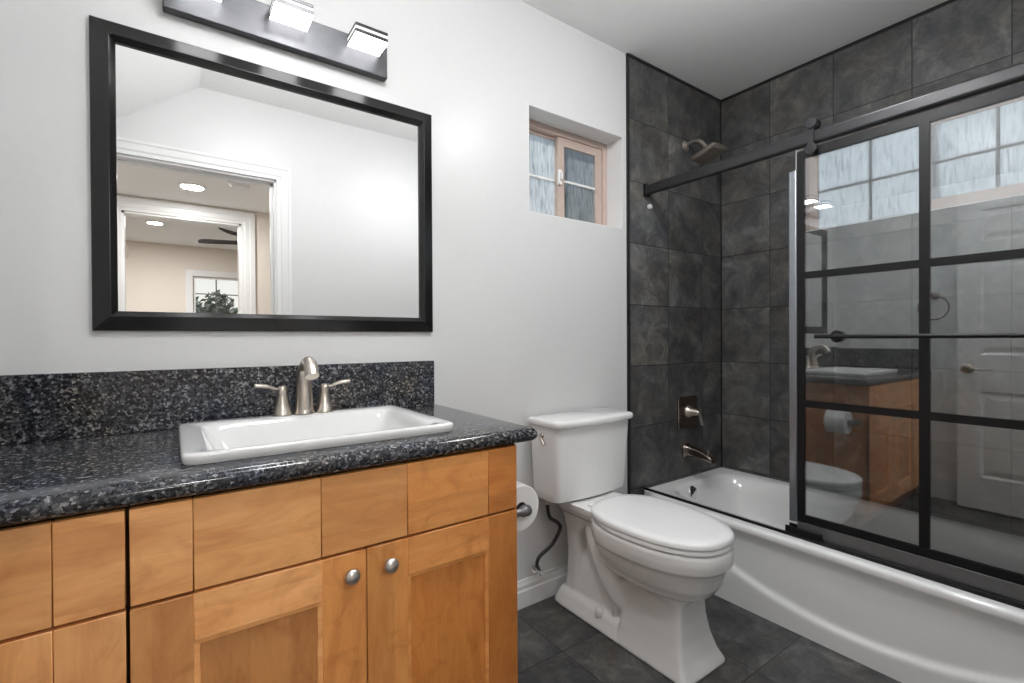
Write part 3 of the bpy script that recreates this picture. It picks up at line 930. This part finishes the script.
# seat ring and lid
SEZ = RZ + 0.002
b = bm_new()
rings = [egg(-0.25, -0.752, 0.178, SEZ, 2.3), egg(-0.248, -0.757, 0.183, SEZ + 0.004, 2.3), egg(-0.248, -0.757, 0.183, SEZ + 0.013, 2.3), egg(-0.25, -0.752, 0.178, SEZ + 0.018, 2.3)]
add_loft(b, rings)
obj('seat', b, M['seat'], toi, smooth=50)
b = bm_new()
lz = SEZ + 0.0195
rings = [egg(-0.238, -0.752, 0.179, lz, 2.35), egg(-0.235, -0.758, 0.184, lz + 0.003, 2.35), egg(-0.235, -0.758, 0.184, lz + 0.014, 2.35), egg(-0.24, -0.751, 0.178, lz + 0.021, 2.35), egg(-0.27, -0.71, 0.150, lz + 0.0235, 2.3), egg(-0.36, -0.60, 0.07, lz + 0.025, 2.2)]
add_loft(b, rings)
lid = obj('lid', b, M['seat'], toi, smooth=50)
for s in (-1, 1):
    b = bm_new()
    add_box(b, TCX + s * 0.075 - 0.02, TCX + s * 0.075 + 0.02, -0.252, -0.228, 0.4525, 0.461)
    obj('hinge', b, M['seat'], toi, bevel=0.006, seg=3)

# tank with bowed front
def tank_ring(hw, y0, y1, bow, z, r=0.03, N=14):
    pts = []
    def corner(cx_, cy_, a0):
        for i in range(6):
            t = a0 + PI / 2 * i / 5
            pts.append((cx_ + r * math.cos(t), cy_ + r * math.sin(t)))
    # back right, back left
    corner(TCX + hw - 0.012, y0 - 0.0, 0) if False else None
    pts.append((TCX + hw, y0))
    pts.append((TCX - hw, y0))
    # left side down to the front corner
    for i in range(6):
        t = PI + PI / 2 * i / 5
        pts.append((TCX - hw + r + r * math.cos(t), y1 + r + r * math.sin(t)))
    for i in range(1, N):
        u = i / N
        x = TCX - hw + r + (2 * hw - 2 * r) * u
        pts.append((x, y1 - bow * math.sin(PI * u)))
    for i in range(6):
        t = 1.5 * PI + PI / 2 * i / 5
        pts.append((TCX + hw - r + r * math.cos(t), y1 + r + r * math.sin(t)))
    return [(x, y, z) for x, y in pts]

b = bm_new()
add_loft(b, [tank_ring(0.196, -0.03, -0.160, 0.012, 0.4565), tank_ring(0.203, -0.025, -0.170, 0.015, 0.464), tank_ring(0.206, -0.025, -0.174, 0.016, 0.50), tank_ring(0.218, -0.022, -0.186, 0.018, 0.762)])
tank = obj('tank', b, M['ceramic'], toi, smooth=40)
b = bm_new()
add_loft(b, [tank_ring(0.222, -0.020, -0.192, 0.020, 0.7625), tank_ring(0.228, -0.018, -0.199, 0.020, 0.767), tank_ring(0.230, -0.016, -0.202, 0.021, 0.774), tank_ring(0.230, -0.016, -0.202, 0.021, 0.784), tank_ring(0.226, -0.019, -0.198, 0.020, 0.791), tank_ring(0.215, -0.03, -0.187, 0.020, 0.794)])
obj('tank_lid', b, M['ceramic'], toi, smooth=50)
b = bm_new()
add_lathe(b, (TCX - 0.2155, -0.095, 0.725), (-1, 0, 0), [(0, 0.011), (0.004, 0.011), (0.007, 0.008), (0.012, 0.007)], 18)
add_tube(b, [(TCX - 0.226, -0.095, 0.725), (TCX - 0.2275, -0.110, 0.712), (TCX - 0.227, -0.125, 0.692)], [0.005, 0.005, 0.006], flat=0.7)
obj('flush_lever', b, M['nickel_dark'], toi, label='small dark flush lever')

# braided supply hose and stop valve
hose = thing('supply_hose', 'dark braided water supply hose curving down beside the toilet', 'hose', (1.25, -0.05, 0.14))
b = bm_new()
add_tube(b, smooth_path([(1.262, -0.075, 0.452), (1.264, -0.072, 0.415), (1.282, -0.066, 0.370), (1.328, -0.062, 0.335), (1.342, -0.060, 0.305), (1.300, -0.058, 0.250), (1.236, -0.055, 0.215), (1.224, -0.050, 0.185), (1.234, -0.045, 0.162)], 8), 0.0078, seg=12)
obj('braided_line', b, M['hose'], hose)
b = bm_new()
add_lathe(b, (1.262, -0.075, 0.432), (0, 0, 1), [(0, 0.011), (0.022, 0.011), (0.024, 0.008)], 8)
obj('coupling_nut', b, M['nickel'], hose)
b = bm_new()
add_lathe(b, (1.236, -0.001, 0.150), (0, -1, 0), [(0.017, 0.018), (0.019, 0.018), (0.020, 0.008), (0.05, 0.008), (0.052, 0.013), (0.066, 0.013), (0.068, 0.004)], 16)
add_lathe(b, (1.234, -0.043, 0.150), (0, 0, 1), [(0, 0.009), (0.018, 0.009), (0.02, 0.007)], 12)
obj('stop_valve', b, M['chrome'], hose)

# ------------------------------------------------------------------ toilet paper holder and roll on the cabinet side
PX, PY, PZ = 0.815, -0.50, 0.629
hol = thing('paper_holder', 'dark grey toilet paper holder post on the side of the vanity', 'holder', (CX1, PY - 0.02, PZ))
b = bm_new()
add_lathe(b, (CX1 + 0.0004, PY - 0.016, PZ), (1, 0, 0), [(0, 0.022), (0.006, 0.022), (0.009, 0.012), (0.05, 0.0105), (0.056, 0.013), (0.062, 0.016), (0.080, 0.016), (0.086, 0.013), (0.088, 0.0)], 20)
obj('post', b, M['grey_plastic'], hol)
b = bm_new()
add_lathe(b, (PX, PY - 0.010, PZ), (0, 1, 0), [(0, 0.013), (0.004, 0.0145), (0.012, 0.009), (0.13, 0.009)], 18)
obj('roller', b, M['grey_plastic'], hol)
b = bm_new()
seg = 48
ro, ri = 0.0665, 0.019
ringsR = []
for (y, r) in ((PY + 0.004, ri), (PY + 0.004, ro - 0.003), (PY + 0.007, ro), (PY + 0.103, ro), (PY + 0.106, ro - 0.003), (PY + 0.106, ri)):
    ringsR.append([(PX + r * math.cos(2 * PI * j / seg), y, PZ + r * math.sin(2 * PI * j / seg)) for j in range(seg)])
add_loft(b, ringsR + [ringsR[0]], False, False)
roll = obj('toilet_paper_roll', b, M['paper'], origin=(PX, PY + 0.055, PZ), smooth=40)
tag(roll, 'white toilet paper roll on the holder beside the vanity', 'toilet paper')
b = bm_new()
rr = []
for (y, r) in ((PY + 0.0045, 0.0188), (PY + 0.1055, 0.0188), (PY + 0.1055, 0.0178), (PY + 0.0045, 0.0178)):
    rr.append([(PX + r * math.cos(2 * PI * j / 32), y, PZ + r * math.sin(2 * PI * j / 32)) for j in range(32)])
add_loft(b, rr + [rr[0]], False, False)
obj('core', b, M['card'], roll)

# ------------------------------------------------------------------ towel ring on the left wall
tr_ = thing('towel_ring', 'round metal towel ring on the left wall, reflected in the shower glass', 'towel ring', (XL, -0.605, 1.40))
b = bm_new()
add_lathe(b, (XL + 0.0005, -0.605, 1.40), (1, 0, 0), [(0, 0.026), (0.006, 0.026), (0.01, 0.018), (0.012, 0.010), (0.045, 0.009), (0.05, 0.012), (0.056, 0.008)], 20)
obj('post', b, M['nickel_dark'], tr_)
b = bm_new()
add_tube(b, [(XL + 0.045, -0.605 + 0.082 * math.sin(2 * PI * i / 40), 1.315 + 0.082 * math.cos(2 * PI * i / 40)) for i in range(41)], 0.005, seg=10, caps=False)
obj('ring', b, M['nickel_dark'], tr_)

# ------------------------------------------------------------------ bathtub
BX0, BX1, BY0, BY1, BZ = 1.912, XR - 0.0005, YB + 0.0095, -0.0095, 0.347
tub = thing('bathtub', 'white alcove bathtub with curved relief on its front apron', 'bathtub', ((BX0 + BX1) / 2, (BY0 + BY1) / 2, 0))
bcx, bcy = (BX0 + 0.085 + BX1 - 0.05) / 2, (BY0 + BY1) / 2
N = 96
def tub_ring(a, bb, n, z, ox=0, oy=0):
    return [(*sup(a, bb, n, (k + 0.5) / N, bcx + ox, bcy + oy), z) for k in range(N)]
def rect_ring(x0, x1, y0, y1, z):
    # same parameter as the superellipse with a sharp corner
    cx_, cy_, a_, b_ = (x0 + x1) / 2, (y0 + y1) / 2, (x1 - x0) / 2, (y1 - y0) / 2
    out = []
    for k in range(N):
        x, y = sup(a_, b_, 60, (k + 0.5) / N, cx_, cy_)
        out.append((x, y, z))
    return out
ia, ib = (BX1 - 0.05 - BX0 - 0.085) / 2, (BY1 - BY0) / 2 - 0.065
b = bm_new()
rings = [rect_ring(BX0 + 0.028, BX1, BY0, BY1, BZ - 0.03), rect_ring(BX0 + 0.028, BX1, BY0, BY1, BZ - 0.0003),
         tub_ring(ia + 0.004, ib + 0.004, 6, BZ), tub_ring(ia - 0.006, ib - 0.006, 6, BZ - 0.003), tub_ring(ia - 0.014, ib - 0.016, 5.5, BZ - 0.014),
         tub_ring(ia - 0.03, ib - 0.045, 5, BZ - 0.09), tub_ring(ia - 0.045, ib - 0.075, 4.5, BZ - 0.18), tub_ring(ia - 0.07, ib - 0.12, 4, BZ - 0.25),
         tub_ring(ia - 0.12, ib - 0.19, 3.5, BZ - 0.275), tub_ring(0.05, 0.2, 3, BZ - 0.28)]
add_loft(b, rings, False, True)
obj('basin', b, M['enamel'], tub, smooth=50)
# apron with a rolled rim and an arched ledge
b = bm_new()
ny, nz = 90, 60
def bow(y):                      # the front edge curves back where it meets the end walls
    return 0.050 * abs((y - bcy) / (BY1 - bcy)) ** 7

def apron(y, z):
    zl = 0.075 + 0.40 * (y + 0.93) ** 2
    d = 0.016 / (1 + math.exp((z - zl) / 0.0045))      # skirt below the arc stands proud
    top = 0.020 * max(0.0, min(1.0, (z - 0.27) / 0.05)) ** 1.5
    return BX0 + 0.016 - max(d, top) + bow(y)
prof = []
zs = [0.0] + [0.003 + (BZ - 0.016 - 0.003) * i / nz for i in range(nz + 1)]
grid = []
for i in range(ny + 1):
    y = BY0 + (BY1 - BY0) * i / ny
    col_ = [(apron(y, z), y, z) for z in zs]
    x_t = col_[-1][0]
    for k in range(1, 7):
        t = PI / 2 * k / 6
        col_.append((x_t + 0.016 * (1 - math.cos(t)), y, BZ - 0.016 + 0.016 * math.sin(t)))
    col_.append((BX0 + 0.03 + bow(y), y, BZ))
    grid.append([b.verts.new(p) for p in col_])
for i in range(ny):
    for j in range(len(grid[0]) - 1):
        b.faces.new((grid[i][j], grid[i + 1][j], grid[i + 1][j + 1], grid[i][j + 1]))
ap = obj('apron', b, M['enamel'], tub, smooth=180)
b = bm_new()
add_lathe(b, (2.235, -0.098, 0.300), (0.0, -1, 0.35), [(0, 0.034), (0.006, 0.034), (0.010, 0.030), (0.012, 0.0)], 28)
obj('overflow_plate', b, M['chrome'], tub)

# ------------------------------------------------------------------ sliding shower screen
GX = 1.977
# rail and fixed hardware
rail = thing('shower_rail', 'black horizontal shower door rail spanning the tub opening', 'rail', (1.97, -0.8, 1.84))
box('rail_bar', (1.957, 1.987, YB + 0.016, -0.016, 1.844, 1.896), M['black_rail'], rail, bevel=0.011, seg=4)
box('wall_bracket', (1.953, 1.991, -0.030, -0.0092, 1.840, 1.900), M['black'], rail, bevel=0.003)
b = bm_new()
add_lathe(b, (1.998, -0.0092, 1.792), (0, -1, 0), [(0, 0.013), (0.012, 0.013), (0.016, 0.010), (0.017, 0.0)], 12)
bump_ = obj('door_bumper', b, M['clear_plastic'], origin=(1.998, -0.01, 1.792))
tag(bump_, 'small clear plastic door bumper on slate tile below the rail end', 'bumper')

GY0, GY1 = -1.515, -0.735
GZ0, GZ1 = 0.370, 1.838
sd = thing('sliding_glass_door', 'clear glass sliding shower door with black grid bars over the tub', 'shower door', (GX, (GY0 + GY1) / 2, GZ0))
box('glass_pane', (GX - 0.004, GX + 0.004, GY0, GY1, GZ0, GZ1), M['glass'], sd, smooth=0)
W = 0.0125
def strip(name, y0, y1, z0, z1, t=0.0):
    b = bm_new()
    add_box(b, GX - 0.0075 - t, GX - 0.0042, y0, y1, z0, z1)
    add_box(b, GX + 0.0042, GX + 0.0075 + t, y0, y1, z0, z1)
    return obj(name, b, M['black'], sd, smooth=0)
strip('grid_bar', GY1 - 0.025, GY1, GZ0 + 0.035, GZ1 - 0.006)
strip('grid_bar', -1.131, -1.105, GZ0 + 0.067, 1.803, 0.0006)
strip('grid_bar', GY0, GY0 + 0.025, GZ0 + 0.035, GZ1 - 0.006)
strip('grid_bar', GY0 + 0.025, GY1 - 0.025, 1.803, 1.8368)
strip('grid_bar', GY0 + 0.025, GY1 - 0.025, 1.342, 1.368)
strip('grid_bar', GY0 + 0.025, GY1 - 0.025, 0.851, 0.877)
strip('grid_bar', GY0 + 0.025, GY1 - 0.025, 0.408, 0.435)
b = bm_new()
add_box(b, GX - 0.010, GX + 0.010, GY1 + 0.0006, GY1 + 0.030, GZ0 + 0.03, 1.765)
obj('edge_seal', b, M['aluminium'], sd, bevel=0.004, label='silver vertical edge seal')
box('bottom_channel', (GX - 0.0085, GX + 0.0085, GY0, GY1, GZ0 - 0.009, GZ0 + 0.036), M['gunmetal'], sd, bevel=0.001)
# towel bar on the glass
tb = bm_new()
add_tube(tb, [(GX - 0.05, GY0 + 0.03, 1.121), (GX - 0.05, -0.815, 1.121)], 0.0075, seg=18)
bar = obj('towel_bar', tb, M['black'], sd)
for y in (-0.872, GY0 + 0.10):
    b = bm_new()
    add_lathe(b, (GX - 0.0042, y, 1.121), (-1, 0, 0), [(0, 0.022), (0.008, 0.022), (0.010, 0.010), (0.044, 0.009)], 24)
    obj('standoff', b, M['black'], bar)
for y in (-0.793, GY0 + 0.08):
    b = bm_new()
    add_lathe(b, (1.957, y, 1.899 + 0.021), (1, 0, 0), [(-0.002, 0.014), (0.0, 0.019), (0.003, 0.021), (0.006, 0.019), (0.024, 0.019), (0.027, 0.021), (0.030, 0.019)], 28)
    hg = obj('roller', b, M['black'], sd)
    b = bm_new()
    add_box(b, 1.948, 1.9545, y - 0.010, y + 0.010, 1.815, 1.920)
    add_lathe(b, (1.9545, y, 1.823), (-1, 0, 0), [(0, 0.021), (0.008, 0.021), (0.010, 0.018), (0.011, 0.0)], 28)
    add_lathe(b, (1.9545, y, 1.918), (-1, 0, 0), [(0, 0.021), (0.010, 0.021), (0.012, 0.018), (0.013, 0.0)], 28)
    add_lathe(b, (GX - 0.008, y, 1.823), (-1, 0, 0), [(0, 0.008), (0.018, 0.008)], 16)
    obj('hanger', b, M['black_rail'], hg, smooth=20)

# bottom track on the tub rim
trk = thing('bottom_track', 'low black shower door track along the front tub rim', 'track', (1.96, -0.8, BZ))
b = bm_new()
add_box(b, 1.950, 1.956, YB + 0.012, -0.012, BZ + 0.0004, BZ + 0.012)
obj('front_lip', b, M['black'], trk, smooth=0)
box('guide_channel', (1.957, 1.998, YB + 0.012, -0.825, BZ + 0.0004, BZ + 0.009), M['gunmetal'], trk, bevel=0.001)
b = bm_new()
add_box(b, 1.956, 1.999, -0.825, -0.695, BZ + 0.0006, BZ + 0.011)
add_box(b, 1.956, 1.964, -0.825, -0.695, BZ + 0.011, BZ + 0.036)
add_box(b, 1.990, 1.999, -0.825, -0.695, BZ + 0.011, BZ + 0.036)
obj('guide_block', b, M['black'], trk, bevel=0.002)

# ------------------------------------------------------------------ shower fittings
sh = thing('rain_shower', 'bronzed nickel square shower head on a bent arm high on the slate', 'shower head', (2.312, -0.009, 2.173))
b = bm_new()
add_lathe(b, (2.312, -0.0092, 2.173), (0, -1, 0), [(0, 0.030), (0.003, 0.030), (0.009, 0.021), (0.014, 0.012)], 24)
obj('flange', b, M['nickel'], sh)
b = bm_new()
add_tube(b, smooth_path([(2.312, -0.012, 2.173), (2.312, -0.055, 2.185), (2.312, -0.10, 2.170), (2.315, -0.136, 2.124)], 6), 0.0105, seg=14)
obj('arm', b, M['nickel'], sh)
b = bm_new()
dirn = Vector((0.06, -0.30, -0.95)).normalized()
ctr = Vector((2.318, -0.140, 2.112))
sx = Vector((1, 0, 0)) - dirn * dirn.x
sx.normalize()
sy = dirn.cross(sx).normalized()
def plate(h, a_, n=7):
    return [ctr + dirn * h + sx * p[0] + sy * p[1] for p in [sup(a_, a_, n, (k + 0.5) / 48) for k in range(48)]]
add_loft(b, [plate(-0.020, 0.014, 2), plate(-0.004, 0.018, 2), plate(0.006, 0.042, 4), plate(0.012, 0.070), plate(0.024, 0.074), plate(0.030, 0.071)])
hd = obj('head', b, M['nickel'], sh, smooth=40)
b = bm_new()
add_loft(b, [plate(0.0302, 0.064), plate(0.0325, 0.062)])
obj('spray_face', b, M['nickel'], hd)

vv = thing('shower_valve', 'bronzed square shower valve plate with lever on the slate tile', 'shower valve', (2.318, -0.009, 0.708))
b = bm_new()
def sq(y, a_, n=12):
    return [(*(lambda p: (p[0], y, p[1]))(sup(a_, a_, n, (k + 0.5) / 48, 2.318, 0.708)),) for k in range(48)]
add_loft(b, [sq(-0.0092, 0.088), sq(-0.016, 0.088), sq(-0.019, 0.085)])
obj('trim_plate', b, M['nickel_dark'], vv, smooth=30)
b = bm_new()
add_lathe(b, (2.318, -0.019, 0.713), (0, -1, 0), [(0, 0.033), (0.004, 0.034), (0.008, 0.030), (0.03, 0.022), (0.062, 0.015), (0.068, 0.012), (0.070, 0)], 28)
hnd = obj('handle_cone', b, M['nickel'], vv)
b = bm_new()
add_tube(b, [(2.318, -0.082, 0.720), (2.325, -0.087, 0.688), (2.333, -0.092, 0.643)], [0.009, 0.008, 0.0095], flat=0.6)
obj('lever', b, M['nickel'], hnd)

sp_ = thing('tub_spout', 'bronzed nickel tub spout below the valve above the tub end', 'tub spout', (2.308, -0.009, 0.497))
b = bm_new()
def spr(y, z, a_, c_):
    return [(2.308 + p[0] * 1.15, y, z + 0.012 + p[1] * 1.15) for p in [sup(a_, c_, 4, (k + 0.5) / 32) for k in range(32)]]
add_loft(b, [spr(-0.0092, 0.487, 0.033, 0.033), spr(-0.016, 0.487, 0.033, 0.033), spr(-0.026, 0.487, 0.025, 0.026), spr(-0.08, 0.484, 0.021, 0.020), spr(-0.135, 0.474, 0.022, 0.016), spr(-0.168, 0.464, 0.023, 0.014), spr(-0.175, 0.461, 0.020, 0.011)])
obj('spout', b, M['nickel_dark'], sp_, smooth=40)
b = bm_new()
add_lathe(b, (2.308, -0.145, 0.498), (0, 0, 1), [(0, 0.004), (0.014, 0.004), (0.015, 0.007), (0.021, 0.007), (0.022, 0)], 14)
obj('diverter_knob', b, M['nickel'], sp_)

# ------------------------------------------------------------------ hall and bedroom seen in the mirror
HC, HY = 2.20, -2.95
HX0, HX1 = -0.9, 1.25
bm = bm_new()
add_box(bm, -2.2, 2.8, -6.75, YB - 0.12, -0.05, 0)
obj('floor_hall', bm, M['carpet'], kind='structure', smooth=0)
box('ceiling_hall', (HX0, HX1, HY, YB - 0.12, HC, HC + 0.05), M['ceiling'], kind='structure', smooth=0)
box('wall_hall_east', (HX1, HX1 + 0.1, HY, YB - 0.12, 0, HC), M['beige'], kind='structure', smooth=0)
box('wall_hall_west', (HX0 - 0.1, HX0, HY, YB - 0.12, 0, HC), M['beige'], kind='structure', smooth=0)
obj('wall_hall_south', holed(bm_new(), 'y', HY - 0.12, HY, -2.2, 2.8, 0, 2.62, [(-0.30, 0.47, 0, 2.08)]), M['beige'], kind='structure', smooth=0)
box('wall_hall_north', (HX0, HX1, YB - 0.125, YB - 0.1205, DZ + 0.09, HC), M['beige'], kind='structure', smooth=0)
casing('trim_5', -0.30, 0.47, 2.08, HY, 1, w=0.10)
b = bm_new()
add_box(b, -0.30, -0.285, HY - 0.12, HY, 0, 2.08)
add_box(b, 0.455, 0.47, HY - 0.12, HY, 0, 2.08)
add_box(b, -0.30, 0.47, HY - 0.12, HY, 2.065, 2.08)
obj('trim_6', b, M['white_trim'], kind='structure', smooth=0)
b = bm_new()
add_box(b, -0.2848, -0.275, HY - 0.075, HY - 0.045, 1.74, 1.83)
add_lathe(b, (-0.274, HY - 0.06, 1.74), (0, 0, 1), [(0, 0.005), (0.09, 0.005)], 10)
hin = obj('strike_hinge', b, M['nickel'], origin=(-0.28, HY - 0.06, 1.78))
tag(hin, 'small metal hinge on the far doorway jamb, reflected in the mirror', 'hinge')
BW = -6.55
BWX0, BWX1, BWZ0, BWZ1 = 0.24, 1.25, 0.95, 2.03
obj('wall_bedroom_south', holed(bm_new(), 'y', BW - 0.12, BW, -2.2, 2.8, 0, 2.62, [(BWX0, BWX1, BWZ0, BWZ1)]), M['beige'], kind='structure', smooth=0)
box('wall_bedroom_east', (2.8, 2.9, BW - 0.12, HY, 0, 2.62), M['beige'], kind='structure', smooth=0)
box('wall_bedroom_west', (-2.3, -2.2, BW - 0.12, HY, 0, 2.62), M['beige'], kind='structure', smooth=0)
box('ceiling_bedroom', (-2.2, 2.8, BW, HY - 0.12, 2.45, 2.50), M['ceiling'], kind='structure', smooth=0)
w3 = struct_root('window_3', (BWX0, BW, BWZ0))
b = bm_new()
for (x0, x1, z0, z1) in ((BWX0 - 0.085, BWX0, BWZ0 - 0.085, BWZ1 + 0.085), (BWX1, BWX1 + 0.085, BWZ0 - 0.085, BWZ1 + 0.085), (BWX0, BWX1, BWZ1, BWZ1 + 0.085), (BWX0, BWX1, BWZ0 - 0.085, BWZ0)):
    add_box(b, x0, x1, BW, BW + 0.02, z0, z1)
obj('window_casing', b, M['white_trim'], w3, bevel=0.003)
b = bm_new()
for (x0, x1, z0, z1) in ((BWX0, BWX0 + 0.03, BWZ0, BWZ1), (BWX1 - 0.03, BWX1, BWZ0, BWZ1), (BWX0 + 0.03, BWX1 - 0.03, BWZ0, BWZ0 + 0.03), (BWX0 + 0.03, BWX1 - 0.03, BWZ1 - 0.03, BWZ1)):
    add_box(b, x0, x1, BW - 0.06, BW - 0.03, z0, z1)
wf = obj('window_frame', b, M['white_vinyl'], w3, smooth=0)
b = bm_new()
for (x0, x1, z0, z1) in ((0.516, 0.532, BWZ0 + 0.03, BWZ1 - 0.03), (0.80, 0.816, BWZ0 + 0.03, BWZ1 - 0.03), (BWX0 + 0.03, BWX1 - 0.03, 1.777, 1.791), (BWX0 + 0.03, BWX1 - 0.03, 1.40, 1.414)):
    add_box(b, x0, x1, BW - 0.055, BW - 0.035, z0, z1)
obj('muntin', b, M['muntin_grey'], wf, smooth=0)
box('pane', (BWX0 + 0.01, BWX1 - 0.01, BW - 0.047, BW - 0.043, BWZ0 + 0.01, BWZ1 - 0.01), M['clear'], w3, smooth=0)

def can(x, y, z, label, watts, r=0.07, lens='can'):
    c = thing('recessed_light', label, 'ceiling light', (x, y, z), 'recessed ceiling lights')
    b = bm_new()
    rr_ = []
    for (h, r_) in ((-0.0005, r + 0.018), (-0.006, r + 0.016), (-0.007, r + 0.001), (-0.0005, r)):
        rr_.append([(x + r_ * math.cos(2 * PI * j / 40), y + r_ * math.sin(2 * PI * j / 40), z + h) for j in range(40)])
    add_loft(b, rr_ + [rr_[0]], False, False)
    obj('trim_ring', b, M['white_trim'], c)
    b = bm_new()
    add_lathe(b, (x, y, z - 0.0035), (0, 0, 1), [(0, r), (0.003, r)], 40)
    obj('lens', b, M[lens], c)
    L = bpy.data.lights.new('recessed_lamp', 'AREA')
    L.shape = 'DISK'
    L.size = 2 * r * 0.95
    L.energy = watts
    L.color = (1.0, 0.99, 0.98)
    lo = bpy.data.objects.new('recessed_lamp', L)
    COL.objects.link(lo)
    lo.location = (0, 0, -0.0075)
    lo.parent = c
    return c

can(0.147 * 0.82, -2.45, HC, 'round recessed light in the hall ceiling, reflected high in the mirror', HALL_CAN)
can(-0.153, -5.156, 2.45, 'round recessed light in the bedroom ceiling, reflected lower in the mirror', BED_CAN)
def dome(x, y, label, drop):  # unseen lamp added to fill the bathroom with light
    dl = thing('fill_dome_light', label, 'ceiling light', (x, y, CEIL))
    b = bm_new()
    add_lathe(b, (x, y, CEIL - 0.0005), (0, 0, -1), [(0, 0.075), (0.016, 0.075), (0.022, 0.060), (0.024, 0.014), (drop, 0.014), (drop + 0.002, 0.10), (drop + 0.010, 0.136), (drop + 0.018, 0.136), (drop + 0.018, 0.0)], 40)
    obj('base_ring', b, M['nickel'], dl)
    b = bm_new()
    z = CEIL - drop - 0.019
    add_lathe(b, (x, y, z), (0, 0, -1), [(0, 0.132), (0.025, 0.135), (0.055, 0.122), (0.080, 0.092), (0.094, 0.05), (0.099, 0.0)], 40)
    obj('fill_glass', b, M['dome'], dl)

dome(0.42, -0.88, 'added out-of-view fill light dome above the open floor by the vanity', 0.03)
dome(1.42, -0.94, 'added out-of-view fill light dome hanging before the shower screen', 0.16)

b = bm_new()
add_lathe(b, (0.385, -2.19, HC - 0.0005), (0, 0, -1), [(0, 0.07), (0.012, 0.07), (0.016, 0.062), (0.030, 0.055), (0.034, 0.045), (0.035, 0)], 32)
sm = obj('smoke_detector', b, M['white_trim'], origin=(0.385, -2.19, HC))
tag(sm, 'white round smoke detector on the hall ceiling, reflected in the mirror', 'smoke detector')

# ceiling fan in the bedroom
FCX, FCY, FCZ = 0.98, -4.50, 2.22
fan = thing('ceiling_fan', 'dark bladed ceiling fan in the far bedroom, reflected in the mirror', 'ceiling fan', (FCX, FCY, 2.45))
b = bm_new()
add_lathe(b, (FCX, FCY, 2.4495), (0, 0, -1), [(0, 0.07), (0.03, 0.065), (0.035, 0.015), (0.11, 0.015), (0.115, 0.08), (0.13, 0.10), (0.20, 0.10), (0.23, 0.07), (0.235, 0)], 28)
obj('motor', b, M['fan_dark'], fan)
for k, ang in enumerate((198, 138, 78, 18, 318, 258)):
    t = math.radians(ang)
    d = Vector((math.cos(t), math.sin(t), 0))
    nrm = Vector((-math.sin(t), math.cos(t), 0.55)).normalized()
    b = bm_new()
    st = []
    for r_, w_ in ((0.10, 0.025), (0.18, 0.03), (0.22, 0.055), (0.70, 0.068), (0.76, 0.060), (0.78, 0.03)):
        c0 = Vector((FCX, FCY, FCZ)) + d * r_
        up = Vector((0, 0, 0.004))
        st.append([c0 - nrm * w_ - up, c0 + nrm * w_ - up, c0 + nrm * w_ + up, c0 - nrm * w_ + up])
    add_loft(b, st)
    obj('fan_blade', b, M['fan_dark'], fan, smooth=0)

# ------------------------------------------------------------------ outdoors
box('ground_outside', (-30, 30, -40, 30, -0.4, -0.2), M['bounce_ground'], kind='structure', smooth=0)
random.seed(5)

def tree(name, label, x, y, h, r, mat, n=700, z0=-0.2, leaf=0.12, group=None):
    t = thing(name, label, 'tree', (x, y, z0), group)
    b = bm_new()
    add_tube(b, [(x, y, z0), (x + 0.05, y, z0 + h * 0.35), (x - 0.03, y, z0 + h * 0.7)], [0.12, 0.09, 0.04], seg=9)
    obj('trunk', b, M['bark'], t)
    b = bm_new()
    for _ in range(n):
        while True:
            p = Vector((random.uniform(-1, 1), random.uniform(-1, 1), random.uniform(-1, 1)))
            if 0.25 < p.length < 1:
                break
        p = Vector((x + p.x * r, y + p.y * r, z0 + h * 0.65 + p.z * h * 0.38))
        q = Vector((random.uniform(-1, 1), random.uniform(-1, 1), random.uniform(-1, 1))).normalized()
        s_ = q.orthogonal().normalized()
        u_ = q.cross(s_)
        L = leaf * random.uniform(0.6, 1.3)
        b.faces.new([b.verts.new(v) for v in (p - s_ * L, p + u_ * L * 0.45, p + s_ * L, p - u_ * L * 0.45)])
    obj('crown', b, mat, t, smooth=0)
    return t

tree('garden_tree', 'grey green garden tree showing through the small window beside the tile', 5.15, 3.6, 3.55, 0.75, M['leaf'], 900, leaf=0.13)
for x, y, h, r, lab in ((0.30, -17.0, 2.75, 0.62, 'leafy tree at the left of the bedroom window view, reflected in the mirror'),
                        (1.35, -18.6, 3.0, 0.68, 'leafy tree in the middle of the bedroom window view, reflected in the mirror'),
                        (2.45, -17.0, 2.7, 0.62, 'leafy tree at the right of the bedroom window view, reflected in the mirror')):
    tree('distant_tree', lab, x, y, h, r, M['leaf_dark'], 900, leaf=0.13, group='trees beyond the bedroom window')
